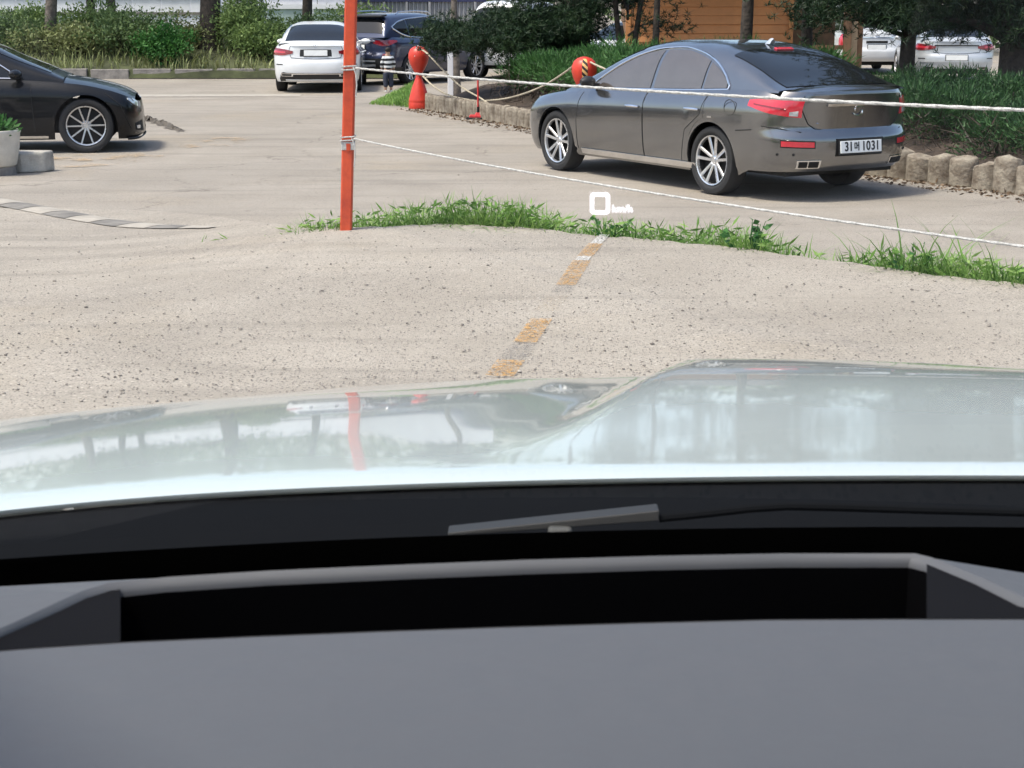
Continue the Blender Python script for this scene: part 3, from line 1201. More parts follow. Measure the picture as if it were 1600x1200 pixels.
# ---------------- the grey saloon
GRAY = dict(
    wb=2.81, wr=0.338, arch=0.378, track=0.80, paint='gray_paint', wheels=WH['twin5'], rocker=0.21, rear_bottom=0.29, front_bottom=0.21,
    shoulder=[(-1.12, 1.035), (-0.9, 1.04), (-0.4, 1.038), (0.2, 1.015), (1.0, 0.985), (1.9, 0.955), (2.4, 0.925), (2.9, 0.87), (3.3, 0.80), (3.6, 0.71), (3.86, 0.60)],
    deck=[(-1.12, 1.06), (-0.95, 1.085), (-0.6, 1.085), (0.5, 1.03), (2.4, 0.98), (2.9, 0.945), (3.3, 0.87), (3.6, 0.77), (3.86, 0.64)],
    roof=[(-0.86, 1.06), (-0.7, 1.115), (-0.35, 1.265), (0.05, 1.40), (0.4, 1.462), (0.8, 1.485), (1.2, 1.48), (1.55, 1.44), (1.9, 1.33), (2.3, 1.145), (2.62, 0.985), (2.75, 0.93)],
    plan=[(-1.1, 0.895), (-0.6, 0.925), (0.2, 0.935), (1.4, 0.93), (2.4, 0.935), (3.0, 0.925), (3.8, 0.86)],
    rear=[(0.25, -0.98), (0.36, -1.10), (0.50, -1.135), (0.60, -1.135), (0.655, -1.10), (0.68, -1.065), (0.80, -1.075), (0.93, -1.09), (1.0, -1.10), (1.06, -1.085)],
    front=[(0.2, 3.58), (0.35, 3.69), (0.5, 3.73), (0.6, 3.71), (0.7, 3.66), (0.85, 3.54)],
    sec=[(0, .915), (.07, .945), (.16, .966), (.30, .985), (.55, .998), (.70, 1.0), (.79, .996), (.85, .982), (.91, .955), (.96, .925), (1, .89)],
    glass=[(1.16, 2.18, [(1.16, .99), (2.18, .965)], [(1.16, 1.375), (1.4, 1.345), (1.7, 1.245), (2.0, 1.10), (2.18, 0.99)]),
           (0.30, 1.10, [(0.30, 1.02), (1.10, .995)], [(0.30, 1.295), (0.5, 1.345), (0.8, 1.385), (1.10, 1.38)]),
           (-0.10, 0.26, [(-.10, 1.045), (0.26, 1.025)], [(-.10, 1.09), (0, 1.165), (0.12, 1.225), (0.26, 1.28)])],
    trim=([(-.14, 1.03), (0.5, 1.0), (1.2, .975), (2.25, .95)], [(-.14, 1.07), (0, 1.19), (0.25, 1.305), (0.5, 1.368), (0.85, 1.408), (1.2, 1.392), (1.5, 1.335), (1.8, 1.225), (2.05, 1.09), (2.25, .965)]),
    rear_glass=(-0.80, 0.06, lambda x: 0.86 - 0.10 * (x + .8)), windscreen=(1.62, 2.58, 0.80),
    doors=[(1.13, 2.36, 0.30, 1.30, 0.80), (0.10, 1.12, 0.30, 0.28, 0.825)],
    seams=[[(0.42, 1.0), (0.43, 0.93), (0.33, 0.74), (0.26, 0.69), (0.0, 0.675)], [(0.40, 0.665), (0.62, 0.70), (0.80, 0.72)]],
    seams_x=[[(1.125, 0.29), (1.125, 0.955)], [(2.365, 0.29), (2.36, 0.6), (2.30, 0.9)], [(0.48, 0.30), (0.40, 0.62), (0.16, 0.78), (0.09, 0.99)], [(-.40, 0.66), (-.62, 0.68)]],
    patches=[
        ('tail_lamp', 0.40, 0.955, [(0.40, 0.80), (0.55, 0.815), (0.75, 0.845), (0.955, 0.90)], [(0.40, 0.955), (0.6, 0.965), (0.8, 0.97), (0.955, 0.955)], 0.010, 'red_lens'),
        ('reversing_lamp', 0.435, 0.52, [(0.435, 0.815), (0.52, 0.82)], [(0.435, 0.865), (0.52, 0.855)], 0.014, 'clear_lens'),
        ('lamp_band', 0.56, 0.90, [(0.56, 0.872), (0.9, 0.915)], [(0.56, 0.884), (0.9, 0.925)], 0.014, 'red_dark'),
        ('reflector', 0.31, 0.62, [(0.31, 0.525), (0.62, 0.535)], [(0.31, 0.575), (0.62, 0.585)], 0.008, 'red_lens'),
        ('reflector_bezel', 0.30, 0.63, [(0.30, 0.515), (0.63, 0.525)], [(0.30, 0.585), (0.63, 0.595)], 0.004, 'seam'),
        ('head_lamp', 2.32, 2.62, [(2.32, 0.715), (2.62, 0.60)], [(2.32, 0.80), (2.62, 0.69)], 0.008, 'clear_lens'),
        ('sill_trim', 1.19, 1.74, 0.245, 0.30, 0.018, 'chrome'),
        ('exhaust_bezel', 0.24, 0.46, 0.33, 0.405, 0.010, 'chrome'),
        ('exhaust_tip', 0.26, 0.345, 0.343, 0.392, 0.018, 'seam'),
        ('exhaust_tip', 0.36, 0.44, 0.343, 0.392, 0.018, 'seam'),
    ],
    rear_strips=[('trunk_lid', 0.40, [(0, 0.685), (0.24, 0.695), (0.31, 0.745), (0.40, 0.93)], [(0, 1.01), (0.40, 1.005)], 0.004, 'gray_paint'),
                 ('chrome_strip', 0.19, 0.905, 0.93, 0.022, 'chrome'),
                 ('spoiler_lip', 0.34, 1.016, 1.034, 0.010, 'gray_paint'),
                 ('plate_recess', 0.13, 0.435, 0.60, 0.003, 'seam')],
    plate=(0.52, 0.26, [('31', 0.160, 0.122, 0.0), ('머', 0.058, 0.088, -0.002), ('1', -0.03, 0.122, 0.0), ('0', -0.088, 0.122, 0.0), ('3', -0.15, 0.122, 0.0), ('1', -0.205, 0.122, 0.0)]),
    mirror=(2.12, 0.985), mirror_paint='black_plastic', plate_tilt=0.10)


class GrayCar(Car):
    def extra(self):
        root = self.root
        # third brake lamp and roof fin
        b = MB().box((0, 0, 0), (0.05, 0.22, 0.022))
        o = b.build('brake_lamp', M['red_lens'], root, bevel=0.006)
        o.location = (0.02, 0, self.zr(0.02) + 0.012)
        o.rotation_euler = (0, -0.30, 0)
        fin = MB()
        rows = []
        for t in np.linspace(0, 1, 8):
            w = 0.03 * (1 - t) ** 0.7 + 0.003
            rows.append([(0.20 + 0.14 * t - .02 * q, w * s, self.zr(0.25) + 0.005 + 0.07 * (1 - (2 * (t - .35)) ** 2 * 0.5) * q - 0.04 * t * q) for q, s in ((0, 1), (0.6, .7), (1, 0), (0.6, -.7), (0, -1))])
        fin.grid(rows)
        fin.build('antenna_fin', M['silver_white'], root, smooth=True)
        # two-part swirl badge on the boot lid
        z = 0.855
        x = self.S_(0, z).x - 0.012
        bd = MB()
        for s in (1, -1):
            bd.tube([(x, s * (0.058 * math.cos(a) - 0.012), z + s * (0.036 * math.sin(a) + 0.008)) for a in np.linspace(-0.35, 2.75, 12)], [0.004 + 0.008 * math.sin(math.pi * k / 11) for k in range(12)], 6)
        bd.build('badge', M['chrome'], root, smooth=True)
        em = MB().tube([(self.S_(0.26, 0.745).x - .004, self.S_(0.26, .745).y - k, 0.745) for k in (0, 0.05, 0.11)], 0.007, 5)
        em.build('script_badge', M['chrome'], root)
        # fuel flap ring and small parking sensors
        u = self.u_of_x(-0.30)
        c = self.S_(u, 0.87, 0.002)
        rg = MB().tube([(c.x + 0.085 * math.cos(a), -(c.y), c.z + 0.075 * math.sin(a)) for a in np.linspace(0, 2 * math.pi, 25)], 0.004, 4)
        rg.v = [(x_, -y_, z_) for x_, y_, z_ in rg.v]
        rg.build('fuel_flap', M['seam'], root)
        for uu in (0.66, 0.50):
            p = self.S_(uu, 0.46, 0.004)
            for s in (1, -1):
                sn = MB().lathe([(0.001, 0.006), (0.012, 0.004), (0.014, -0.004)], 12, 'Y').build('parking_sensor', M['seam'], root, smooth=True)
                sn.location = (p.x, p.y * s, p.z)
                sn.rotation_euler = (0, 0, s * (0.9 if uu < .6 else .45))
        # wiper of shade: dark sunshade edge and small chrome on the rear quarter
        k = MB().box((0, 0, 0), (0.07, 0.006, 0.018))
        o = k.build('side_badge', M['chrome'], root)
        p = self.S_(self.u_of_x(0.0), 0.765, 0.004)
        o.location = (p.x, p.y, p.z)


rl, fl = at(1112, 304), at(882, 268)
hd = Vector((fl.x - rl.x, fl.y - rl.y, 0)).normalized()
left = Vector((-hd.y, hd.x, 0))
org = rl - left * 0.88
gray = GrayCar('parked_sedan', 'dark grey metallic four-door sedan with plate 31머 1031, parked beside the hedge', 'car', GRAY, org, hd)

# ---------------- black saloon at the left, seen side on
BLACK = dict(GRAY)
BLACK.update(
    paint='black_paint', wheels=WH['spoke10'], wr=0.340, arch=0.385, wb=2.87, rocker=0.17, front_bottom=0.17,
    shoulder=[(-1.1, 0.98), (0.2, 0.97), (1.0, 0.945), (1.9, 0.915), (2.3, 0.895), (2.8, 0.85), (3.1, 0.79), (3.35, 0.71), (3.50, 0.62), (3.60, 0.55)],
    deck=[(-1.1, 1.04), (0.5, 1.0), (2.2, 0.975), (2.8, 0.905), (3.1, 0.84), (3.35, 0.76), (3.50, 0.67), (3.6, 0.58)],
    roof=[(-0.9, 1.03), (-0.5, 1.19), (0.0, 1.38), (0.5, 1.44), (0.9, 1.45), (1.35, 1.43), (1.7, 1.34), (2.05, 1.18), (2.45, 1.01), (2.62, 0.93)],
    plan=[(-1.1, 0.89), (0.2, 0.93), (1.4, 0.93), (2.6, 0.93), (3.1, 0.92), (3.8, 0.86)],
    front=[(0.15, 3.48), (0.22, 3.56), (0.3, 3.55), (0.45, 3.545), (0.6, 3.52), (0.7, 3.47), (0.85, 3.36)],
    glass=[(1.12, 1.98, [(1.12, .965), (1.98, .935)], [(1.12, 1.34), (1.4, 1.285), (1.7, 1.16), (1.98, 0.99)]), (0.2, 1.06, [(0.2, .99), (1.06, .97)], [(0.2, 1.27), (0.6, 1.345), (1.06, 1.345)])],
    trim=([(0.1, .98), (2.06, .925)], [(0.1, 1.22), (0.6, 1.37), (1.1, 1.365), (1.4, 1.31), (1.7, 1.185), (2.06, .96)]),
    doors=[(1.09, 2.24, 0.28, 1.25, 0.80), (0.10, 1.08, 0.28, 0.28, 0.815)], handle='black_paint',
    seams=[], seams_x=[[(1.085, 0.28), (1.085, 0.93)], [(2.25, 0.28), (2.22, 0.85)], [(3.12, 0.74), (3.30, 0.60), (3.42, 0.30)]],
    patches=[('tail_lamp', 0.40, 0.955, [(0.40, 0.80), (0.955, 0.86)], [(0.40, 0.92), (0.955, 0.92)], 0.010, 'red_lens'),
             ('head_lamp', 2.22, 2.66, [(2.22, 0.655), (2.40, 0.60), (2.66, 0.545)], [(2.22, 0.675), (2.40, 0.665), (2.66, 0.615)], 0.008, 'clear_lens'),
             ('lower_grille', 2.42, 2.80, [(2.42, 0.27), (2.8, 0.24)], [(2.42, 0.36), (2.8, 0.38)], 0.004, 'seam'),
             ('fog_lamp', 2.46, 2.60, 0.285, 0.325, 0.010, 'clear_lens'),
             ('front_lip', 2.12, 2.99, 0.172, 0.196, 0.030, 'black_plastic'),
             ('sill_trim', 1.17, 1.76, 0.195, 0.225, 0.014, 'chrome')],
    rear_strips=[], plate=(0.52, 0.26, None), rear_glass=(-0.82, 0.0, 0.82), windscreen=(1.5, 2.46, 0.8), mirror=(2.06, 0.945), mirror_paint='black_paint', side_tint='tint')
c0 = at(137, 239)
hd = Vector((0.985, 0.17, 0)).normalized()
left = Vector((-hd.y, hd.x, 0))
org = c0 + left * 0.88 - hd * BLACK['wb']
black = Car('parked_sedan', 'glossy black sedan nosing in at the left edge behind the white planter', 'car', BLACK, org, hd)

# ---------------- white saloon seen from behind
WHITE = dict(GRAY)
WHITE.update(
    paint='white_paint', wheels=WH['multi'], wr=0.335, arch=0.372, wb=2.73, rocker=0.2, rear_bottom=0.23, track=0.79,
    shoulder=[(-1.0, 0.965), (-0.4, 0.985), (0.2, 0.97), (1.0, 0.95), (1.9, 0.92), (2.5, 0.88), (3.0, 0.81), (3.6, 0.62)],
    deck=[(-1.0, 1.04), (-0.7, 1.05), (0.5, 1.0), (2.4, 0.96), (3.0, 0.86), (3.6, 0.66)],
    roof=[(-0.80, 1.02), (-0.6, 1.10), (-0.25, 1.26), (0.15, 1.39), (0.6, 1.44), (1.1, 1.44), (1.5, 1.38), (2.0, 1.16), (2.45, 0.97), (2.55, 0.92)],
    plan=[(-1.05, 0.87), (-0.5, 0.90), (1.4, 0.91), (2.6, 0.90), (3.6, 0.82)],
    rear=[(0.2, -0.93), (0.3, -1.02), (0.5, -1.06), (0.62, -1.05), (0.70, -1.01), (0.85, -1.0), (0.97, -1.0), (1.06, -0.98)],
    front=[(0.2, 3.5), (0.4, 3.6), (0.6, 3.58), (0.8, 3.4)],
    glass=[(1.15, 2.05, [(1.15, .97), (2.05, .935)], [(1.15, 1.345), (1.6, 1.23), (2.05, 0.97)]), (0.1, 1.08, [(0.1, .995), (1.08, .975)], [(0.1, 1.22), (0.5, 1.33), (1.08, 1.345)])],
    trim=([(0.0, .985), (2.1, .925)], [(0.0, 1.15), (0.5, 1.355), (1.1, 1.365), (1.6, 1.25), (2.1, .95)]),
    rear_glass=(-0.70, 0.08, 0.80), windscreen=(1.55, 2.4, 0.8),
    doors=[(1.12, 2.2, 0.3, 1.28, 0.79), (0.1, 1.1, 0.3, 0.28, 0.80)], handle='white_paint',
    seams=[[(0.36, 0.96), (0.36, 0.90), (0.30, 0.72), (0.0, 0.69)]], seams_x=[],
    patches=[('tail_lamp', 0.27, 0.86, [(0.27, 0.805), (0.5, 0.765), (0.86, 0.78)], [(0.27, 0.855), (0.5, 0.895), (0.86, 0.915)], 0.010, 'red_dark'),
             ('lamp_glow', 0.42, 0.82, [(0.42, 0.81), (0.82, 0.82)], [(0.42, 0.845), (0.82, 0.865)], 0.014, 'red_lens'),  # brighter red lens strip raised over the dark red lamp
             ('bumper_slot', 0.50, 0.72, 0.575, 0.592, 0.006, 'seam'),
             ('exhaust_bezel', 0.28, 0.56, 0.345, 0.405, 0.016, 'chrome'), ('exhaust_tip', 0.31, 0.53, 0.358, 0.393, 0.022, 'seam')],
    rear_strips=[('diffuser', 0.64, [(0, 0.29), (0.64, 0.24)], [(0, 0.405), (0.40, 0.415), (0.52, 0.43), (0.64, 0.30)], 0.008, 'black_plastic'),
                 ('diffuser_chrome', 0.30, 0.385, 0.405, 0.016, 'chrome'), ('lower_chrome', 0.46, 0.262, 0.285, 0.012, 'white_paint'),
                 ('boot_lip', 0.34, 0.952, 0.968, 0.014, 'white_paint'), ('plate_recess', 0.155, 0.745, 0.885, 0.003, 'black_plastic')],
    plate=(0.815, 0.24, None), mirror=(2.0, 0.95), mirror_paint='white_paint', side_tint='tint')


class WhiteCar(Car):
    def extra(self):
        z = 1.0
        st = MB()
        x = self.S_(0, 0.955).x - 0.012
        for k in range(3):
            a = math.pi / 2 + k * 2 * math.pi / 3
            st.tube([(x, 0, z - .04), (x, 0.035 * math.cos(a), z - .04 + 0.035 * math.sin(a))], [0.006, 0.002], 5)
        st.tube([(x, 0.037 * math.cos(a), z - .04 + 0.037 * math.sin(a)) for a in np.linspace(0, 6.283, 21)], 0.004, 5)
        st.build('badge', M['chrome'], self.root)


def place_rear(u, v, yaw_deg, S, back=1.0):
    """origin for a car whose rear wheels touch the ground at a photo row, tail towards the camera"""
    p = at(u, v)
    hd = Vector((math.sin(math.radians(yaw_deg)), math.cos(math.radians(yaw_deg)), 0))
    return p, hd


p, h_ = place_rear(499, 142, -3, WHITE)
white = WhiteCar('parked_sedan', 'white sedan seen from behind, dark diffuser, parked beyond the orange pole', 'car', WHITE, p + h_ * 0.1, h_)

# ---------------- navy SUV
SUV = dict(GRAY)
SUV.update(
    paint='navy_paint', wheels=WH['multi'], wr=0.345, arch=0.385, wb=2.63, rocker=0.26, rear_bottom=0.34, front_bottom=0.27, track=0.79, m=5.0, tumble=0.30,
    shoulder=[(-0.85, 1.07), (-0.4, 1.06), (0.2, 1.03), (1.0, 1.0), (1.9, 0.99), (2.6, 0.97), (3.0, 0.93), (3.45, 0.78)],
    deck=[(-0.85, 1.08), (0.5, 1.08), (2.2, 1.06), (2.8, 1.01), (3.2, 0.93), (3.45, 0.82)],
    roof=[(-0.86, 1.02), (-0.84, 1.08), (-0.76, 1.22), (-0.66, 1.38), (-0.58, 1.49), (-0.50, 1.545), (-0.3, 1.575), (0.4, 1.60), (1.0, 1.59), (1.4, 1.53), (1.8, 1.36), (2.3, 1.10), (2.45, 1.02)],
    plan=[(-0.9, 0.87), (-0.4, 0.90), (1.4, 0.90), (2.8, 0.89), (3.4, 0.82)],
    rear=[(0.3, -0.82), (0.45, -0.93), (0.6, -0.95), (0.68, -0.92), (0.75, -0.87), (0.95, -0.87), (1.1, -0.86)],
    front=[(0.25, 3.3), (0.5, 3.45), (0.8, 3.44), (1.0, 3.35)],
    glass=[(1.12, 2.0, [(1.12, 1.04), (2.0, 1.03)], [(1.12, 1.47), (1.5, 1.40), (2.0, 1.12)]), (0.12, 1.06, [(0.12, 1.07), (1.06, 1.045)], [(0.12, 1.44), (0.6, 1.48), (1.06, 1.475)]),
           (-0.42, 0.06, [(-0.42, 1.20), (0.06, 1.08)], [(-0.42, 1.36), (0.06, 1.43)])],
    trim=([(-0.50, 1.26), (-0.2, 1.13), (0.15, 1.06), (1.0, 1.03), (2.05, 1.02)], [(-0.50, 1.30), (-0.2, 1.41), (0.15, 1.46), (1.0, 1.50), (1.5, 1.42), (2.05, 1.08)]),
    trim_r=0.016, rear_glass=(-0.80, -0.60, 0.70), windscreen=(1.45, 2.25, 0.8),
    doors=[(1.09, 2.15, 0.36, 1.28, 0.90), (0.3, 1.07, 0.36, 0.45, 0.92)], handle='chrome', seams=[], seams_x=[],
    patches=[('tail_lamp', 0.26, 0.97, [(0.26, 0.93), (0.5, 0.87), (0.97, 0.96)], [(0.26, 0.985), (0.5, 1.005), (0.97, 1.0)], 0.010, 'red_dark'),
             ('reflector', 0.50, 0.66, 0.63, 0.70, 0.008, 'red_dark'), ('arch_trim', 0.70, 1.04, 0.30, 0.40, 0.012, 'black_plastic')],
    rear_strips=[('chrome_strip', 0.30, 0.965, 0.995, 0.016, 'chrome'), ('lower_bumper', 0.66, 0.36, 0.60, 0.008, 'black_plastic'), ('skid_plate', 0.34, 0.42, 0.47, 0.016, 'alloy'), ('bumper_bar', 0.34, 0.53, 0.56, 0.016, 'alloy')],
    plate=(0.84, 0.23, None), mirror=(1.95, 1.05), mirror_paint='navy_paint', side_tint='tint')


class SuvCar(Car):
    def extra(self):
        for s in (1, -1):
            rr = MB().tube([(-0.2, s * 0.60, self.zr(-0.2) - .02), (-0.1, s * .61, self.zr(0) + .03), (0.5, s * .62, self.zr(.5) + .035), (1.0, s * .61, self.zr(1.0) + .025), (1.15, s * .6, self.zr(1.15) - .03)], 0.016, 6)
            rr.build('roof_rail', M['chrome'], self.root, smooth=True)
        sp = MB().box((-0.60, 0, 1.535), (0.22, 1.16, 0.04), Matrix.Rotation(-0.12, 3, 'Y'))
        sp.build('roof_spoiler', M['black_plastic'], self.root, bevel=0.012)


p, h_ = place_rear(587, 131, 33, SUV)
suv = SuvCar('parked_suv', 'navy blue SUV with chrome tail strip, parked behind the red drum and low pine', 'suv', SUV, p + h_ * 0.2, h_)

# ---------------- cars in the lot behind the hedge
VAN = dict(SUV)
VAN.update(paint='white_paint', tumble=0.22, m=6.0,
           shoulder=[(-0.95, 1.05), (1.0, 1.04), (2.4, 1.0), (3.0, 0.93), (3.45, 0.8)],
           roof=[(-0.97, 1.0), (-0.95, 1.1), (-0.90, 1.4), (-0.84, 1.68), (-0.76, 1.80), (-0.5, 1.86), (0.5, 1.88), (1.6, 1.84), (2.1, 1.6), (2.6, 1.2), (2.8, 1.0)],
           rear=[(0.3, -0.95), (0.45, -1.03), (0.6, -1.04), (0.7, -1.0), (0.95, -0.98), (1.1, -0.97)],
           glass=[(1.2, 2.2, [(1.2, 1.08), (2.2, 1.06)], [(1.2, 1.70), (1.7, 1.66), (2.2, 1.30)]), (0.1, 1.14, [(0.1, 1.10), (1.14, 1.08)], [(0.1, 1.70), (1.14, 1.70)]), (-0.75, 0.04, [(-0.75, 1.12), (0.04, 1.10)], [(-0.75, 1.62), (0.04, 1.70)])],
           trim=([(-0.8, 1.07), (2.3, 1.03)], [(-0.8, 1.6), (0, 1.73), (1.2, 1.73), (2.3, 1.1)]), rear_glass=(-0.935, -0.83, 0.62), windscreen=(1.9, 2.6, 0.8), trim_r=0.006,
           patches=[('tail_lamp', 0.62, 0.95, 0.72, 1.02, 0.010, 'red_lens')],
           rear_strips=[('chrome_strip', 0.24, 0.93, 0.955, 0.014, 'chrome'), ('tailgate_handle', 0.12, 0.80, 0.86, 0.01, 'seam')], plate=(0.70, 0.23, None), mirror=(2.2, 1.1), mirror_paint='white_paint')


class VanCar(Car):
    def extra(self):
        o = MB().tube([(0.0, 0, self.zr(0)), (-0.06, 0, self.zr(0) + .10)], [0.03, 0.006], 6).build('antenna_fin', M['white_paint'], self.root)
        bd = MB().tube([(self.S_(0, 0.98).x - .01, 0.06 * math.cos(a), 0.985 + 0.03 * math.sin(a)) for a in np.linspace(0, 6.283, 15)], 0.008, 5)
        bd.build('badge', M['chrome'], self.root)


def at_depth(u, y, z=0.0):
    """point y metres ahead on the photo column u (columns taken at the horizon row)"""
    return Vector(((u - 800) / F * (y * CP + 0.9 * SP), y, z))


LOT = 'white cars in the lot behind the hedge'
h0 = Vector((0, 1, 0))
p = at_depth(1371, 43.5)
VanCar('parked_van', 'white van seen from behind, standing between the cabin porch and a pine trunk', 'van', VAN, p + h0, h0, LOT)
SILV = dict(WHITE)
SILV.update(paint='silver_white', rear_strips=[('boot_lip', 0.34, 0.952, 0.968, 0.014, 'silver_white'), ('lamp_bar', 0.30, 0.86, 0.885, 0.012, 'seam'), ('lower_bumper', 0.6, 0.25, 0.36, 0.008, 'black_plastic'), ('bumper_shelf', 0.7, 0.50, 0.53, 0.02, 'silver_white')], handle='silver_white', mirror_paint='silver_white', plate=(0.60, 0.24, None))
hd2 = Vector((0.10, 1, 0)).normalized()
p = at_depth(1496, 38.5)
WhiteCar('parked_sedan', 'silver white sedan with red tail lamps at far right behind the hedge', 'car', SILV, p + hd2, hd2, LOT)
p = at_depth(1452, 52)
Car('parked_sedan', 'white car showing as a sliver beyond the far right silver sedan', 'car', WHITE, p + h0, h0, LOT)
p = at_depth(940, 39.0)
hd3 = Vector((-0.75, -0.66, 0)).normalized()
Car('parked_sedan', 'white car with dark glass behind the yellow and black post', 'car', WHITE, p - hd3 * 2.4, hd3, LOT)
hd4 = Vector((0.35, 0.94, 0)).normalized()
p = at_depth(775, 41.0)
BIG = dict(VAN)
BIG.update(patches=[('tail_lamp', 0.62, 0.95, 0.72, 1.02, 0.010, 'red_lens')], rear_strips=[('chrome_strip', 0.24, 0.93, 0.955, 0.014, 'pink')])
VanCar('parked_van', 'white van half hidden behind the low spreading pine', 'van', BIG, p + hd4, hd4, LOT)


# ------------------------------------------------------------------ foliage tools
def unit(a):
    return a / np.maximum(1e-9, np.linalg.norm(a, axis=1, keepdims=True))


def rand_dirs(n, up=0.0):
    d = unit(rng.normal(size=(n, 3)))
    d[:, 2] += up
    return unit(d)


def blades(P, D, Ln, Wd):
    """narrow triangles from base points along directions"""
    n = len(P)
    s = unit(np.cross(D, unit(rng.normal(size=(n, 3)))))
    Ln, Wd = np.broadcast_to(Ln, n)[:, None], np.broadcast_to(Wd, n)[:, None]
    V = np.stack([P - s * Wd / 2, P + s * Wd / 2, P + D * Ln], 1).reshape(-1, 3)
    return V, np.arange(3 * n).reshape(-1, 3)


def leaves(P, D, Ln, Wd):
    """diamond leaves: four corners, slightly folded"""
    n = len(P)
    s = unit(np.cross(D, unit(rng.normal(size=(n, 3)))))
    nn = np.cross(s, D)
    Ln, Wd = np.broadcast_to(Ln, n)[:, None], np.broadcast_to(Wd, n)[:, None]
    mid = P + D * Ln * 0.45
    V = np.stack([P, mid + s * Wd / 2 + nn * Wd * .12, P + D * Ln, mid - s * Wd / 2 + nn * Wd * .12], 1).reshape(-1, 3)
    return V, np.arange(4 * n).reshape(-1, 4)


def tufts(C, n_per, Ln, Wd, up=0.35, axis=None):
    k = len(C)
    P = np.repeat(C, n_per, 0)
    D = rand_dirs(k * n_per, up) if axis is None else unit(rand_dirs(k * n_per, 0) + np.repeat(axis, n_per, 0) * 0.8)
    return blades(P + D * Ln * 0.1, D, Ln * rng.uniform(0.6, 1.15, k * n_per), Wd)


def curve_blades(P, az, lean, hgt, wid, seg=4):
    """bending grass blades, each a little tapered strip"""
    n = len(P)
    dx = np.stack([np.cos(az), np.sin(az)], 1)
    sx = np.stack([-np.sin(az), np.cos(az)], 1)
    out = []
    for j in range(seg + 1):
        t = j / seg
        w = wid * (1 - t ** 1.6) * (0.6 + 0.4 * min(1, 3 * t)) + 0.0006
        c = np.zeros((n, 3))
        bend = lean * hgt * t ** 2
        c[:, :2] = P[:, :2] + dx * bend[:, None]
        c[:, 2] = P[:, 2] + hgt * (t - 0.42 * np.minimum(1.3, lean) * t ** 2.4)
        o = np.zeros((n, 3))
        o[:, :2] = sx * (w / 2)[:, None]
        out += [c - o, c + o]
    V = np.stack(out, 1).reshape(-1, 3)
    k = 2 * (seg + 1)
    f = []
    for j in range(seg):
        f.append([2 * j, 2 * j + 1, 2 * j + 3, 2 * j + 2])
    f = np.array(f)
    T = (np.arange(n)[:, None, None] * k + f[None]).reshape(-1, 4)
    return V, T


def joinm(parts):
    Vs, Ts, k = [], [], 0
    for V, T in parts:
        Vs.append(V)
        Ts.append(T + k)
        k += len(V)
    return np.concatenate(Vs), np.concatenate(Ts)


# ------------------------------------------------------------------ planted bed with its palisade of concrete posts
wall_px = [(668, 170), (745, 184), (850, 203), (1100, 236), (1370, 273), (1600, 303)]
wall_w = [at(u, v) for u, v in wall_px]
wall_w.append(wall_w[-1] + (wall_w[-1] - wall_w[-2]) * 2.0)
wd = (wall_w[5] - wall_w[0]).normalized()
wn_ = Vector((-wd.y, wd.x, 0))
if wn_.y < 0:
    wn_ = -wn_


def wall_at(s):
    """point s metres along the palisade"""
    for i in range(len(wall_w) - 1):
        d = (wall_w[i + 1] - wall_w[i]).length
        if s <= d or i == len(wall_w) - 2:
            return lerp(wall_w[i], wall_w[i + 1], s / d)
        s -= d


WL = sum((wall_w[i + 1] - wall_w[i]).length for i in range(len(wall_w) - 1))
# the soil of the bed, as a bank behind the posts
sb = MB()
rows = []
for s in np.linspace(0.0, WL, 70):
    p = wall_at(s)
    row = []
    for d, z in ((0.05, 0.02), (0.10, 0.20), (0.35, 0.26), (0.9, 0.40), (1.8, 0.50), (4.0, 0.46), (7.0, 0.30), (11.0, 0.02)):
        q = p + wn_ * d
        row.append((q.x, q.y, z * (1.0 if 0.4 < s < WL - 0.25 else (0.4 if s < 1 else -0.1)) + random.uniform(-.03, .03) * (d > .2)))
    rows.append(row)
sb.grid(rows)
tag(sb.build('planting_bed', M['soil'], smooth=True), kind='structure')

pal = empty('palisade_wall', wall_w[0])
tag(pal, 'low palisade of short round concrete posts holding back the hedge bed', 'retaining wall')
s = 0.05


def stub(r, h, jag):
    m = MB()
    n = 14
    ph = random.uniform(0, 6)
    prof = [(1.02, -0.02), (1.0, h * .3), (0.99, h * .8), (0.96, h * .95), (0.86, h), (0.3, h + .012), (0.01, h + .01)]
    rows = []
    for rr, z in prof:
        rows.append([(r * rr * math.cos(a) * (1 + .03 * math.sin(3 * a + ph)), r * rr * math.sin(a) * (1 + .03 * math.sin(3 * a + ph)), z + (jag * math.sin(a + ph) if z > h * .7 else 0)) for a in np.linspace(0, 2 * math.pi, n + 1)[:-1]])
    m.grid(rows, close=True)
    return m


small = [stub(0.075, 0.27, 0.006).build('concrete_post', M['concrete_dirty'], pal, smooth=True) for _ in range(3)]
big = [stub(0.150, h_, j_).build('concrete_post', M['concrete_dirty'], pal, smooth=True) for h_, j_ in ((0.29, .02), (0.31, .01), (0.26, .03), (0.34, .035), (0.28, .015))]
used = set()
k = 0
while s < WL - 0.2:
    p = wall_at(s)
    upx = 800 + F * p.x / (p.y * CP + 1.88 * SP)
    bigp = upx > 1180
    r = 0.150 if bigp else 0.075
    src = (big if bigp else small)[k % (5 if bigp else 3)]
    loc = p - wall_w[0] + Vector((random.uniform(-.012, .012), random.uniform(-.02, .02), random.uniform(-.02, .0)))
    rot = (random.uniform(-.03, .03), random.uniform(-.03, .03), random.uniform(0, 6.28))
    if id(src) in used:
        share('concrete_post', src, pal, loc, rot)
    else:
        used.add(id(src))
        src.location, src.rotation_euler = loc, rot
    s += r * 2 + random.uniform(0.004, 0.02)
    k += 1

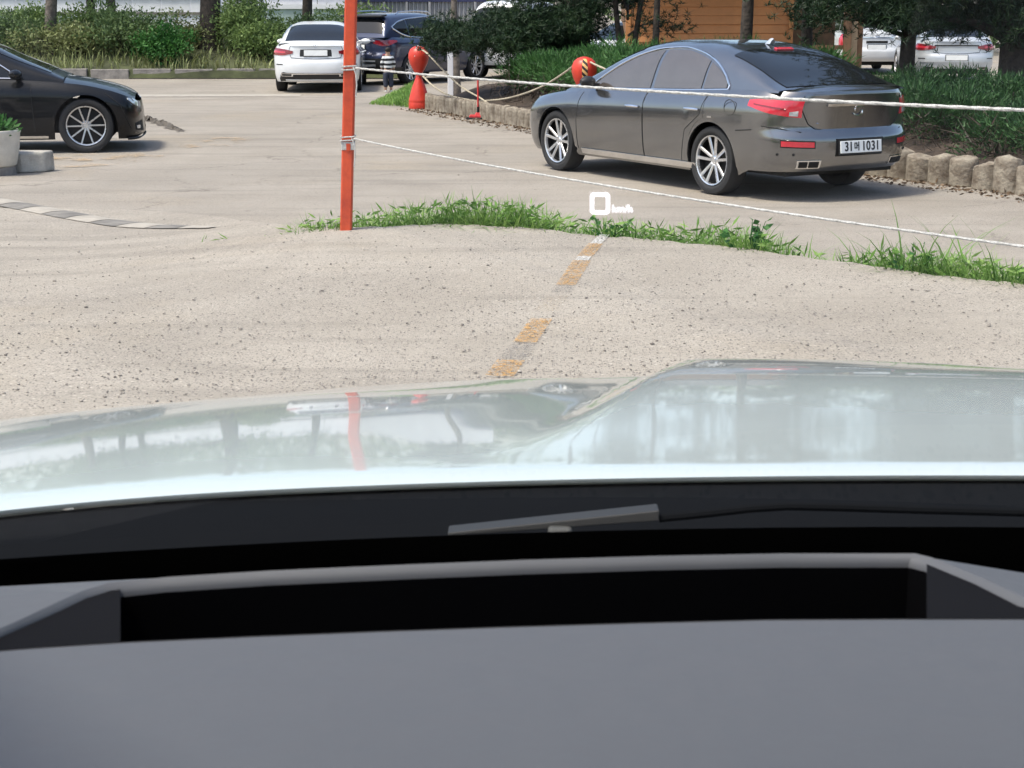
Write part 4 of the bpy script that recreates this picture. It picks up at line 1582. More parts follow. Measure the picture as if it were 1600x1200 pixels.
# leaf litter at the foot of the posts
n = 2600
ss = rng.uniform(0, WL, n)
base = np.array([wall_at(x) for x in ss])
off = -rng.random(n) ** 2 * 0.45 - 0.14 + 0.0
P = base + np.array(wn_)[None] * off[:, None]
P[:, 2] = 0.012
D = rand_dirs(n, 0)
D[:, 2] *= 0.15
V, T = leaves(P, unit(D), rng.uniform(0.03, 0.07, n), rng.uniform(0.015, 0.03, n))
lt = fast('leaf_litter', V, T, leaf_mat('fallen_leaves', (0.05, 0.03, 0.018), (0.11, 0.07, 0.04), (0.22, 0.15, 0.09), trans=0))
tag(lt, 'brown leaf litter along the foot of the concrete posts', 'leaf litter', kind='stuff')


def hedge(name, label, s0, s1, d0, d1, ztop, n_shrub, per, mat='yew', ln=(0.07, 0.14)):
    root = empty(name, wall_at((s0 + s1) / 2) + wn_ * (d0 + d1) / 2)
    tag(root, label, 'hedge')
    o = np.array(root.location)
    parts, core, stems = [], [], MB()
    for i in range(n_shrub):
        s, d = rng.uniform(s0, s1), rng.uniform(d0, d1)
        p = wall_at(s) + wn_ * d
        zt = ztop(s, d) + rng.normal() * 0.06
        rx, rz = rng.uniform(0.32, 0.5), rng.uniform(0.22, 0.32)
        c = np.array([p.x, p.y, zt - rz])
        dirs = rand_dirs(per, 0.25)
        rad = rng.uniform(0.55, 1.05, per)[:, None]
        Q = c + dirs * rad * [rx, rx, rz]
        D = unit(dirs * [1, 1, .6] + [0, 0, 0.75] + rng.normal(size=(per, 3)) * 0.45)
        parts.append(blades(Q - o, D, rng.uniform(*ln, per), rng.uniform(0.012, 0.022, per)))
        if i % 2 == 0:
            b = Vector((p.x + random.uniform(-.2, .2), p.y + random.uniform(-.2, .2), 0.25)) - root.location
            stems.tube([b, Vector(c - o) + Vector((random.uniform(-.1, .1), 0, -.15)), Vector(c - o) + Vector((random.uniform(-.1, .1), 0, .05))], [.022, .015, .006], 5)
    V, T = joinm(parts)
    fast('foliage', V, T, M[mat], root)
    stems.build('stems', M['bark'], root)
    # bare brown undergrowth below the green
    n = int(n_shrub * 34)
    ss, dd = rng.uniform(s0, s1, n), rng.uniform(max(0.2, d0 - 0.35), d1, n)
    P = np.array([wall_at(a) + wn_ * b for a, b in zip(ss, dd)])
    P[:, 2] = rng.uniform(0.22, 0.66, n)
    V, T = blades(P - o, rand_dirs(n, 0.5), rng.uniform(0.12, 0.35, n), rng.uniform(0.008, 0.018, n))
    fast('undergrowth', V, T, leaf_mat('bare_twigs', (0.02, 0.014, 0.01), (0.045, 0.033, 0.024), (0.09, 0.062, 0.045), trans=0), root)
    return root


hedge('juniper_hedge', 'green juniper hedge behind the tan rope, left of the grey sedan', 2.0, 9.0, 0.6, 2.6, lambda s, d: 0.80 + 0.16 * min(1, s / 4) + 0.05 * math.sin(2.1 * s) + 0.10 * d, 120, 430)
hedge('juniper_hedge', 'green juniper hedge at the right with shade in its colour, above the round concrete posts', 9.2, WL - 0.3, 0.5, 2.5, lambda s, d: 0.72 + 0.05 * math.sin(1.7 * s) + 0.12 * d, 170, 560, 'yew_shaded', (0.05, 0.10))


# ------------------------------------------------------------------ pines
def pine(label, u, y, r, height, crown_z, n_clump, spread, lean=(0, 0), fork=False, per=90, mat='bark', clumps=None, z0=0.35, seed=1):
    R = np.random.default_rng(seed)
    base = at_depth(u, y, z0)
    root = empty('pine_tree', base)
    tag(root, label, 'tree', 'pines in the planted bed')
    tr = MB()
    top = Vector((lean[0], lean[1], height))

    def axis(t, ph=0.0, sx=0.0):
        return Vector((lean[0] * t + 0.10 * math.sin(3 * t + seed) * t + sx * t, lean[1] * t, -0.25 + (height + .25) * t))
    trunks = [0.0] if not fork else [-0.5, 0.55]
    for sx in trunks:
        pts = [axis(t, 0, sx) + Vector((0.025 * math.sin(9 * t + seed + sx), 0, 0)) for t in np.linspace(0, 1, 14)]
        tr.tube(pts, [r * (1.25 if i == 0 else 1) * (1 - 0.75 * i / 13) * (0.8 if fork else 1) for i in range(14)], 10)
    cl = []
    if clumps is None:
        for i in range(n_clump):
            t = R.uniform(max(0.05, crown_z / height), 1.0)
            a = R.uniform(0, 6.283)
            d = spread * (1.05 - 0.75 * (t - crown_z / height) / (1 - crown_z / height)) * R.uniform(0.35, 1.0)
            c = axis(t) + Vector((math.cos(a) * d, math.sin(a) * d, R.uniform(-.1, .15)))
            cl.append((c, R.uniform(0.3, 0.6), axis(max(0.05, t - 0.05))))
    else:
        for (cx, cy, cz, rr) in clumps:
            cl.append((Vector((cx, cy, cz)), rr, axis(max(0.05, (cz - 0.1) / height))))
    C, ax = [], []
    for c, rr, a in cl:
        mid = lerp(a, c, 0.5) + Vector((0, 0, 0.08))
        tr.tube([a, mid, c], [r * .32, r * .2, r * .06], 6)
        per_ = int(per * 1.9)
        q = R.normal(size=(per_, 3)) * [rr * 0.52, rr * 0.52, rr * 0.26]
        C.append(np.array(c)[None] + q)
    tr.build('trunk', M[mat], root, smooth=True)
    C = np.concatenate(C)
    V, T = tufts(C, 11, 0.105, 0.015, up=0.5)
    fast('crown', V, T, M['pine'], root)
    return root


low = []
R_ = np.random.default_rng(5)
for i in range(34):
    t = R_.random()
    low.append((lerp(-2.35, 0.1, t) + R_.normal() * .1, R_.normal() * 0.45, 0.72 + 0.55 * R_.random() * (0.5 + 0.6 * t) + 0.12 * math.sin(5 * t), R_.uniform(0.32, 0.5)))
for i in range(10):
    low.append((R_.uniform(-0.9, 0.5), R_.normal() * 0.4, R_.uniform(1.1, 1.9), R_.uniform(0.3, 0.5)))
pine('dark spreading pine with low branches reaching left behind the red drum', 903, 28.6, 0.13, 4.2, 1.6, 0, 0, clumps=low, per=105, seed=2)
pine('slim forked pine in front of the orange cabin wall', 982, 28.2, 0.075, 4.4, 1.35, 22, 0.85, fork=True, per=60, seed=3)
pine('slender straight pine trunk before the cabin siding', 1027, 27.6, 0.065, 5.5, 2.3, 16, 1.1, per=60, seed=4)
pine('straight dark pine trunk rising behind the grey sedan roof', 1165, 25.5, 0.11, 6.5, 2.6, 24, 1.5, per=70, seed=5)
pine('dark pine at the porch corner, right of the sedan roof', 1262, 26.0, 0.10, 6.2, 1.5, 22, 1.2, per=70, seed=9)
r1 = [(R_.uniform(-1.4, 1.6), R_.normal() * 0.7, R_.uniform(1.25, 2.4), R_.uniform(0.35, 0.55)) for _ in range(30)]
pine('pine trunk between the white van and the silver white sedan', 1414, 24.0, 0.125, 5.5, 1.8, 0, 0, clumps=r1 + [(R_.uniform(-1.2, 1.2), R_.normal() * .8, R_.uniform(2.4, 5.2), 0.5) for _ in range(16)], per=95, seed=6)
r2 = [(R_.uniform(-1.5, 0.7), R_.normal() * 0.6, R_.uniform(1.15, 2.3), R_.uniform(0.35, 0.55)) for _ in range(22)]
pine('thick dark pine trunk at the right edge', 1583, 21.5, 0.25, 6.0, 1.9, 0, 0, clumps=r2 + [(R_.uniform(-1.5, 1.5), R_.normal() * .9, R_.uniform(2.3, 5.6), 0.55) for _ in range(20)], per=95, seed=7)
pine('thin grey trunk left of the low pine, before the corrugated wall', 711, 32.5, 0.085, 5.0, 2.4, 12, 1.0, per=60, mat='bark_grey', seed=8, z0=0.2)


# ------------------------------------------------------------------ cabin with lap siding
def cabin():
    y = 37.0
    xa, xb = at_depth(983, y).x, at_depth(1232, y).x
    root = empty('timber_cabin', ((xa + xb) / 2, y, 0))
    tag(root, 'orange timber cabin with horizontal lap siding behind the pines', 'cabin')
    w = xb - xa
    MB().box((0, 1.6, 1.4), (w - .04, 3.1, 2.8)).build('wall_core', M['timber'], root)
    pl = None
    z = 0.05
    while z < 2.75:
        if pl is None:
            m = MB()
            hw = w / 2
            m.add([(-hw, 0.0, 0), (hw, 0.0, 0), (hw, -.045, 0.005), (-hw, -.045, 0.005), (-hw, .0, .185), (hw, .0, .185), (hw, -.014, .185), (-hw, -.014, .185)],
                  [(3, 2, 1, 0), (4, 5, 6, 7), (3, 7, 6, 2), (2, 6, 5, 1), (0, 1, 5, 4), (0, 4, 7, 3)])
            pl = m.build('siding_board', M['siding'], root)
            pl.location = (0, 0.02, z)
            o = pl
        else:
            o = share('siding_board', pl, root, (random.uniform(-.004, .004), 0.02 + random.uniform(-.004, .004), z))
        z += 0.187
    # corner boards, window on the porch side, porch posts and roof
    MB().box((w / 2 + .03, 0.0, 1.4), (0.10, 0.14, 2.8)).build('corner_board', M['siding'], root)
    MB().box((-w / 2 - .03, 0.0, 1.4), (0.10, 0.14, 2.8)).build('corner_board', M['siding'], root)
    px = at_depth(1318, y).x - root.location.x
    MB().box(((w / 2 + px) / 2 + .1, 2.4, 1.4), (px - w / 2 + .3, 0.1, 2.8)).build('porch_wall', M['timber'], root)
    for k, (dx, mt, ww) in enumerate(((0.0, 'timber', 0.16), (0.17, 'timber_pale', 0.13), (0.32, 'timber', 0.12))):
        MB().box((px - .12 + dx, -1.0 + .15 * k, 1.4), (ww, 0.13, 2.8)).build('porch_post', M[mt], root, bevel=0.01)
    MB().box((px - .8, -0.95, 0.9), (1.5, 0.08, 0.09)).build('porch_rail', M['timber'], root)
    rf = MB()
    for x in (-w / 2 - .5, px + .5):
        pass
    x0, x1 = -w / 2 - .5, px + .5
    rf.add([(x0, -1.5, 2.75), (x1, -1.5, 2.75), (x1, 1.6, 3.7), (x0, 1.6, 3.7), (x0, 4.6, 2.75), (x1, 4.6, 2.75), (x0, -1.5, 2.87), (x1, -1.5, 2.87), (x1, 1.6, 3.82), (x0, 1.6, 3.82), (x0, 4.6, 2.87), (x1, 4.6, 2.87)],
           [(0, 3, 2, 1), (3, 4, 5, 2), (6, 7, 8, 9), (9, 8, 11, 10), (0, 1, 7, 6), (4, 10, 11, 5), (0, 6, 9, 3), (3, 9, 10, 4), (1, 2, 8, 7), (2, 5, 11, 8)])
    rf.build('roof', M['roofing'], root)


cabin()


# ------------------------------------------------------------------ left background: kerb, bank, shrubs, trunks, walls
bk0, bk1 = at(-320, 124), at(470, 123)
kb = empty('stone_kerb', bk0)
tag(kb, 'weathered grey stone kerb at the foot of the far green bank', 'kerb')
dk = (bk1 - bk0)
nk = int(dk.length / 0.95)
ks = None
ang = math.atan2(dk.y, dk.x)
for i in range(nk):
    loc = dk * (i / nk)
    loc = loc + Vector((0, random.uniform(-.02, .02), random.uniform(-.015, .015)))
    if ks is None:
        ks = MB().box((0.46, 0.12, 0.11), (0.93, 0.26, 0.26)).build('kerb_stone', M['kerb'], kb, bevel=0.02)
        ks.location, ks.rotation_euler = loc, (0, 0, ang)
    else:
        share('kerb_stone', ks, kb, loc, (random.uniform(-.02, .02), 0, ang))
bank = MB()
rows = []
for x in np.linspace(-26, -2.6, 50):
    rows.append([(x, bk0.y + d, z + random.uniform(-.04, .04) * (z > .1)) for d, z in ((0.2, 0.02), (0.27, 0.20), (0.8, 0.35), (2.0, 0.62), (4.0, 0.85), (8.0, 0.9), (14, 0.8))])
bank.grid(rows, flip=True)
tag(bank.build('bank', pm('bank_earth', (0.075, 0.085, 0.035), 0.95, var=0.35, scale=1.2, bump=0.8, bscale=8), smooth=True), kind='structure')

n = 5200
P = np.stack([rng.uniform(-24, -2.8, n), bk0.y + 0.3 + 5.0 * rng.random(n) ** 1.5, np.zeros(n)], 1)
P[:, 2] = np.interp(P[:, 1] - bk0.y, [0.2, 0.27, 0.8, 2, 4, 8], [0.02, 0.2, 0.35, 0.62, 0.85, 0.9])
V, T = curve_blades(P, rng.uniform(0, 6.28, n), rng.uniform(0.2, 1.0, n), rng.uniform(0.18, 0.5, n), rng.uniform(0.02, 0.045, n), 3)
bg = fast('bank_grass', V, T, M['dry'])
tag(bg, 'mixed dry and green grass covering the far bank', 'grass', kind='stuff')


def bush(label, u, y, z, rx, rz, mat, n, leaf=0.11, kind='bush'):
    root = empty('leafy_bush', at_depth(u, y, z))
    tag(root, label, kind, 'bushes on the far bank')
    n = int(n * 1.9)
    leaf = leaf * 0.9
    rx, rz = rx * 1.25, rz * 1.06
    k = max(5, int(n / 130))
    parts = []
    st = MB()
    for i in range(k):
        d = rand_dirs(1, 0.3)[0]
        c = d * rng.uniform(0.2, 0.85) * [rx, rx * .7, rz] + [0, 0, rz * 0.8]
        st.tube([(0, 0, -.1), tuple(c * 0.5), tuple(c)], [.03, .018, .006], 5)
        m = n // k
        dd = rand_dirs(m, 0.1)
        Q = c + dd * rng.uniform(0.3, 1, m)[:, None] * [rx * .42, rx * .42, rz * .42]
        Q[:, 2] = np.maximum(Q[:, 2], -0.1)
        parts.append(leaves(Q, unit(dd + rng.normal(size=(m, 3)) * .8 + [0, 0, .2]), rng.uniform(.6, 1.3, m) * leaf, rng.uniform(.6, 1.2, m) * leaf * .5))
    V, T = joinm(parts)
    fast('foliage', V, T, M[mat], root)
    st.build('stems', M['bark'], root)
    return root


BY = bk0.y
for a in (
    ('dark leafy bush at the far left, above the black car roof', 18, BY + 2.2, 0.5, 1.1, 0.62, 'bush_dark', 2600),
    ('olive bush left of the leaning grey trunk', 55, BY + 3.6, 0.7, 1.0, 0.55, 'bush', 2000),
    ('dry brownish low brush right of the leaning trunk', 112, BY + 1.8, 0.45, 1.2, 0.5, 'dry', 2200),
    ('grey green bush between the two slim trunks', 155, BY + 3.2, 0.65, 1.1, 0.6, 'bush', 2200),
    ('broad dark bush in the middle of the far bank', 205, BY + 2.0, 0.5, 1.2, 0.62, 'bush_dark', 2600),
    ('rounded dark green bush low beside the kerb, left of the thick trunk', 262, BY + 1.0, 0.32, 0.75, 0.5, 'weed', 2000),
    ('pale sprawling brush left of the thick trunk', 288, BY + 2.6, 0.6, 1.0, 0.5, 'dry', 1600),
    ('bright green tall weeds just right of the thick trunk', 382, BY + 2.0, 0.5, 0.95, 0.72, 'bush', 2600),
    ('bright green bush left of the white sedan roof', 418, BY + 1.3, 0.35, 0.7, 0.55, 'bush', 2200),
    ('light leafy sapling standing tall before the pale green wall', 386, BY + 4.4, 0.85, 0.55, 0.75, 'bush', 1400),
    ('leafy bush between the white sedan and the navy SUV', 560, BY + 3.4, 0.6, 0.95, 0.62, 'bush', 2200),
    ('low green bush partly behind the white sedan', 480, BY + 2.6, 0.5, 1.1, 0.55, 'bush_dark', 2000),
):
    bush(*a)


def trunk_tree(label, u, y, r, lean, mat, z0=0.6, h=6.0, seed=0):
    root = empty('shade_tree', at_depth(u, y, z0))
    tag(root, label, 'tree', 'bare trunks on the far bank')
    m = MB()
    pts = [Vector((lean * t * h * (1 - .3 * t) + .05 * math.sin(6 * t + seed), 0, -.3 + h * t)) for t in np.linspace(0, 1, 12)]
    m.tube(pts, [r * (1.3 if i == 0 else 1.0) * (1 - .6 * i / 11) for i in range(12)], 10)
    R = np.random.default_rng(seed)
    C = []
    for i in range(16):
        t = R.uniform(0.5, 1)
        a = R.uniform(0, 6.28)
        d = R.uniform(0.6, 1.8)
        p0 = Vector(pts[int(t * 10)])
        p1 = p0 + Vector((d * math.cos(a), d * math.sin(a), R.uniform(.2, .9)))
        m.tube([p0, lerp(p0, p1, .5) + Vector((0, 0, .12)), p1], [r * .3, r * .18, r * .05], 5)
        C.append(np.array(p1)[None] + R.normal(size=(60, 3)) * [.5, .5, .3])
    m.build('trunk', M[mat], root, smooth=True)
    C = np.concatenate(C)
    V, T = leaves(np.repeat(C, 3, 0), rand_dirs(len(C) * 3, 0), 0.16, 0.08)
    fast('crown', V, T, M['bush_dark'], root)


trunk_tree('leaning grey tree trunk near the left edge', 68, BY + 2.6, 0.17, 0.16, 'bark_grey', seed=1)
trunk_tree('slim dark trunk, second from the left on the bank', 141, BY + 4.2, 0.13, 0.05, 'bark', seed=2)
trunk_tree('slim grey trunk, third from the left on the bank', 176, BY + 4.6, 0.13, 0.04, 'bark_grey', seed=3)
trunk_tree('thick rough dark trunk in the middle of the bank', 331, BY + 2.3, 0.30, 0.02, 'bark', seed=4)
trunk_tree('straight dark trunk above the white sedan roof', 481, BY + 5.5, 0.16, 0.0, 'bark', seed=5)


def panel_wall(name, label, u0, u1, y, z0, z1, mat, pitch, cat, relief=0.04, rail=None, posts=True):
    a, b = at_depth(u0, y), at_depth(u1, y)
    root = empty(name, (a.x, y, 0))
    tag(root, label, cat)
    w = b.x - a.x
    n = max(1, int(round(w / pitch)))
    pw = w / n
    src = None
    for i in range(n):
        if src is None:
            src = MB().box((pw / 2, 0, (z0 + z1) / 2), (pw - 0.02, relief, z1 - z0)).build('panel', M[mat], root, bevel=0.008)
        else:
            share('panel', src, root, (i * pw, random.uniform(-.006, .006), 0))
    if rail:
        for zr_, mt, th in rail:
            MB().box((w / 2, -relief, zr_), (w, 0.05, th)).build('rail', M[mt], root)
    if posts:
        for i in range(0, n + 1, 4):
            MB().box((i * pw, 0.05, (z0 + z1) / 2), (0.07, 0.07, z1 - z0 + .1)).build('post', M['wall_white'], root)
    return root


panel_wall('white_fence', 'white panel fence along the top of the far bank', -200, 345, BY + 11, 0.6, 2.3, 'wall_white', 0.9, 'fence', rail=[(1.48, 'kerb', 0.08), (1.95, 'roofing', 0.05)])
panel_wall('pale_green_wall', 'pale green panel wall with white top rail behind the white sedan', 345, 562, BY + 12, 0.4, 1.62, 'wall_green', 1.5, 'wall', rail=[(1.68, 'wall_white', 0.14)])


def corrugated():
    y = BY + 8.0
    a, b = at_depth(548, y), at_depth(760, y)
    root = empty('corrugated_wall', (a.x, y, 0))
    tag(root, 'grey corrugated sheet wall with dark blue band above the navy SUV', 'wall')
    w = b.x - a.x
    m = MB()
    n = 130
    rows = []
    for z in (0.2, 1.85):
        rows.append([(w * i / n, 0.03 * (1 if (i // 2) % 2 else -1), z) for i in range(n + 1)])
    m.grid(rows)
    m.build('sheet', M['wall_grey'], root)
    MB().box((w / 2, -0.03, 2.0), (w, 0.10, 0.34)).build('top_band', M['navy_sign'], root)
    MB().box((w / 2, -0.02, 2.9), (w, 0.08, 1.4)).build('upper_wall', M['wall_white'], root)
    for k in range(6):
        MB().box((w * (k + .5) / 6, -0.05, 1.05), (0.06, 0.06, 1.6)).build('batten', M['wall_grey'], root)


corrugated()
panel_wall('shed_wall', 'pale shed wall far behind the white fence', -330, 600, BY + 22, 0.0, 4.2, 'wall_white', 2.4, 'building', rail=[(2.05, 'roofing', 0.16)], posts=False)

# dark belt of trees far behind the lot at the right
n = 9000
P = np.stack([rng.uniform(4, 34, n), rng.uniform(58, 66, n), rng.uniform(0.2, 6.5, n)], 1)
V, T = leaves(P, rand_dirs(n, 0.1), rng.uniform(.3, .6, n), rng.uniform(.2, .35, n))
bt = fast('tree_belt', V, T, M['bush_dark'])
tag(bt, 'far belt of dark trees behind the car lot', 'trees', kind='stuff')
n = 5000
P = np.stack([rng.uniform(-34, 4, n), rng.uniform(74, 80, n), rng.uniform(1.0, 9, n)], 1)
V, T = leaves(P, rand_dirs(n, 0.1), rng.uniform(.4, .8, n), rng.uniform(.3, .5, n))
bt = fast('tree_belt', V, T, M['bush_dark'])
tag(bt, 'far belt of trees above the shed wall', 'trees', kind='stuff')


# row of trees behind the camera, on the near side of the yard (seen only mirrored in paint and glass)
n = 9000
P = np.stack([rng.uniform(-40, 30, n), rng.uniform(-26, -20, n), np.zeros(n)], 1)
P[:, 2] = 0.4 + (3.4 + 2.2 * np.sin(P[:, 0] * 0.55) + 1.2 * np.sin(P[:, 0] * 1.7)) * rng.random(n) ** 0.8
V, T = leaves(P, rand_dirs(n, 0.1), rng.uniform(.4, .8, n), rng.uniform(.3, .5, n))
bt = fast('tree_belt', V, T, M['pine'])
tag(bt, 'row of trees on the near side of the yard, mirrored in the parked cars', 'trees', kind='stuff')

# ------------------------------------------------------------------ red hourglass drums, ropes, stand, striped post
def drum(label, p, sc=1.0, tape=False):
    root = empty('barrier_drum', p)
    tag(root, label, 'barrier', 'red barrier drums holding the tan rope')
    z = sc
    MB().lathe([(0.001, 0.0), (0.182, 0.0), (0.186, 0.012), (0.186, 0.10), (0.180, 0.115), (0.186, 0.13), (0.178, 0.165), (0.150, 0.28), (0.112, 0.40), (0.075, 0.49), (0.055, 0.545), (0.052, 0.58)], 28).build('base', M['red_plastic'], root, smooth=True, angle=60)
    MB().lathe([(0.052, 0.58), (0.07, 0.625), (0.115, 0.70), (0.158, 0.79), (0.182, 0.88), (0.178, 0.96), (0.15, 1.03), (0.10, 1.07), (0.04, 1.09), (0.001, 1.095)], 28).build('head', M['red_plastic'], root, smooth=True, angle=60)
    if tape:
        m = MB()
        rows = []
        for z_, r_ in ((0.66, .09), (0.72, .125), (0.79, .16), (0.88, .184), (0.96, .18), (1.03, .153), (1.065, .11)):
            rows.append([((r_ + .004) * math.sin(a), -(r_ + .004) * math.cos(a), z_) for a in np.linspace(-.22, .22, 4)])
        m.grid(rows)
        m.build('hazard_tape', M['hazard_tape'], root, smooth=True)
    else:
        m = MB().tube([(-.07, -.13, .80), (-.055, -.16, .92), (-.03, -.12, 1.05), (0, -.03, 1.10), (0.04, -.10, 1.06)], 0.014, 6)
        m.build('rope_loop', M['white_rope'], root, smooth=True)
    return root


d1 = at(655, 169.5)
d2 = at(912, 209)
drum('red hourglass barrier drum standing on the road by the grass wedge', d1)
drum('red barrier drum with orange and black tape, mostly hidden behind the grey sedan', d2, tape=True)


def rope(name, label, pts, r, mat, cat='rope', group=None, n=10):
    P = [Vector(p) for p in pts]
    Q = []
    for i in range(len(P) - 1):
        p0, p1, p2, p3 = P[max(0, i - 1)], P[i], P[i + 1], P[min(len(P) - 1, i + 2)]
        for t in np.linspace(0, 1, n, endpoint=(i == len(P) - 2)):
            Q.append(0.5 * ((2 * p1) + (p2 - p0) * t + (2 * p0 - 5 * p1 + 4 * p2 - p3) * t * t + (3 * p1 - p0 - 3 * p2 + p3) * t ** 3))
    # two twisted strands
    m = MB()
    s = 0.0
    for k in (0, 1):
        s = 0
        pts_ = []
        for i, q in enumerate(Q):
            if i:
                s += (q - Q[i - 1]).length
            d = (Q[min(i + 1, len(Q) - 1)] - Q[max(0, i - 1)]).normalized()
            a = d.cross(Vector((0, 0, 1)))
            a = a.normalized() if a.length > 1e-4 else Vector((1, 0, 0))
            b = d.cross(a)
            ph = s * 25 + k * math.pi
            pts_.append(q + (a * math.cos(ph) + b * math.sin(ph)) * r * 0.22)
        m.tube(pts_, r * 0.82, 6)
    o = m.build(name, M[mat], None, smooth=True)
    tag(o, label, cat, group)
    return o


y1, y2 = d1.y, d2.y
L12 = lambda u: lerp(y1, y2, (u - 655) / (912 - 655)) - 0.12
rope('barrier_rope', 'tan rope sagging from the neck of the left drum up to the taped drum', [aty(u, v, L12(u)) for u, v in ((661, 119), (675, 133), (695, 146), (722, 154), (755, 157.5), (800, 152), (845, 136), (880, 115), (908, 93))], 0.016, 'tan_rope')
rope('barrier_rope', 'tan rope hanging from the top of the left drum down towards the sedan bonnet', [aty(u, v, L12(u) - .1) for u, v in ((656, 76), (668, 84), (690, 107), (720, 135), (755, 156), (790, 182), (815, 197), (835, 206), (862, 210))], 0.015, 'tan_rope')
rope('barrier_rope', 'tan rope running from the taped drum behind the grey sedan', [aty(u, v, y2 - (u - 912) * 0.012) for u, v in ((912, 92), (928, 100), (952, 111), (985, 128))], 0.015, 'tan_rope')

sp_ = at(747, 186)
st_ = empty('sign_stand', sp_)
tag(st_, 'thin red stand on a red cross foot beside the concrete posts', 'stand')
MB().box((0, 0, 0.045), (0.30, 0.14, 0.05), None, 0.9).box((0.02, 0, 0.08), (0.16, 0.10, 0.05), None, 0.7).build('foot', M['red_stand'], st_, bevel=0.012)
MB().box((-.02, 0, 0.015), (0.36, 0.22, 0.03), None, 0.92).build('foot_mat', M['seam'], st_, bevel=0.008)
MB().tube([(0, 0, .08), (0, 0, 0.20)], 0.022, 8).build('collar', M['seam'], st_, smooth=True)
MB().tube([(0, 0, .2), (0.0, 0, 0.62)], 0.015, 8).build('pole', M['red_stand'], st_, smooth=True)

hp = at_depth(918, 29.3, 0.4)
h_root = empty('striped_post', hp)
tag(h_root, 'yellow and black striped post behind the hedge', 'post')
MB().tube([(0, 0, -.2), (0, 0, 2.4)], 0.045, 10).build('pole', M['hazard'], h_root, smooth=True)
MB().tube([(0.0, -.03, 1.05), (0.35, -.03, 0.72), (0.5, -.03, 0.6)], 0.022, 6).build('brace', M['black_plastic'], h_root, smooth=True)
wp = at_depth(703.5, 31.0, 0.0)
wr_ = empty('white_post', wp)
tag(wr_, 'white square post beside the thin grey trunk', 'post')
MB().box((0, 0, 0.6), (0.10, 0.06, 1.2)).build('pole', M['wall_white'], wr_, bevel=0.008)
MB().box((0, 0, 1.22), (0.13, 0.09, 0.04)).build('cap', M['wall_white'], wr_, bevel=0.01)

# grass wedge by the drum
n = 2600
t = rng.random(n)
q = rng.random(n)
ga, gb, gc = at(575, 163), at(652, 132), at(648, 169)
k_ = np.sqrt(t)[:, None]
P = (1 - k_) * np.array(ga) + k_ * ((1 - q)[:, None] * np.array(gb) + q[:, None] * np.array(gc))
hh = np.interp(P[:, 0], [ga.x, gc.x], [0.05, 0.26]) * rng.uniform(.6, 1.2, n)
V, T = curve_blades(P, rng.uniform(0, 6.28, n), rng.uniform(0.2, 0.9, n), hh, rng.uniform(0.012, 0.022, n), 3)
gw = fast('grass_wedge', V, T, M['grass'])
tag(gw, 'bright green grass wedge at the foot of the red drum', 'grass', kind='stuff')

# ------------------------------------------------------------------ orange pole with two white ropes
pb = on_slab(541, 354)
pb.y = edge_y(pb.x) - 0.05
pb = Vector(((541 - 800) / F * (pb.y * CP + (CAMZ - SLAB) * SP), pb.y, SLAB))
pole_top = aty(550, -70, pb.y + 0.02)
po = empty('steel_pole', pb)
tag(po, 'orange painted steel pole standing at the edge of the raised slab', 'pole')
rel = pole_top - pb
pmesh = MB()
rows = []
for tt in np.linspace(-0.02, 1.3, 12):
    c = rel * tt
    rows.append([(c.x + 0.042 * cx, c.y + 0.042 * cy, c.z) for cx, cy in ((-1, -.75), (-.75, -1), (.75, -1), (1, -.75), (1, .75), (.75, 1), (-.75, 1), (-1, .75))])
pmesh.grid(rows, close=True)
pmesh.poly(rows[-1])
pmesh.build('tube', M['orange'], po)


def pole_at(v):
    p = aty(545, v, pb.y)
    tt = (p.z - pb.z) / rel.z
    return pb + rel * tt


a1, a2 = pole_at(106), pole_at(216)
MB().box(tuple(a2 - pb + Vector((0, 0, -.052))), (0.094, 0.094, 0.06)).build('white_tape', M['white_rope'], po, bevel=0.004)
MB().box(tuple(a2 - pb + Vector((0.005, -.049, -.06))), (0.03, 0.006, 0.05)).build('tape_mark', M['orange'], po)
YR = pb.y / 1.95
e1, e2 = aty(1600, 163, YR), aty(1600, 373, YR)
b1, b2 = e1 + (e1 - a1) * 0.22, e2 + (e2 - a2) * 0.22
for (nm, lb, A, B, sag, r) in (('barrier_rope', 'white rope tied to the orange pole at chest height, crossing before the sedan', a1, b1, 0.035, 0.0080), ('barrier_rope', 'lower white rope tied to the orange pole at knee height', a2, b2, 0.05, 0.0064)):
    A2 = A + Vector((0.045, -0.045, 0))
    pts = [lerp(A2, B, t) - Vector((0, 0, sag * 4 * t * (1 - t))) for t in np.linspace(0, 1, 14)]
    ro = rope(nm, lb, pts, r, 'white_rope', n=22)
    kn = MB()
    for dz in (-.012, .012):
        kn.tube([(A.x + 0.06 * cx, A.y + 0.06 * cy, A.z + dz + .004 * cx) for cx, cy in ((-.85, -.85), (.85, -.85), (.85, .85), (-.85, .85), (-.85, -.85))], r * .85, 6)
    kn.tube([(A.x + .03, A.y - .062, A.z + .01), (A.x + .05, A.y - .07, A.z - .04), (A.x + .055, A.y - .068, A.z - .12), (A.x + .045, A.y - .066, A.z - .2)], r * .7, 6)
    kn.build('knot', M['white_rope'], ro, smooth=True)
post2 = empty('steel_pole', Vector((b1.x, b1.y, SLAB)))
tag(post2, 'second orange steel pole carrying the right ends of the white ropes', 'pole')
MB().box((0, 0, 0.85), (0.08, 0.08, 1.7)).build('tube', M['orange'], post2)

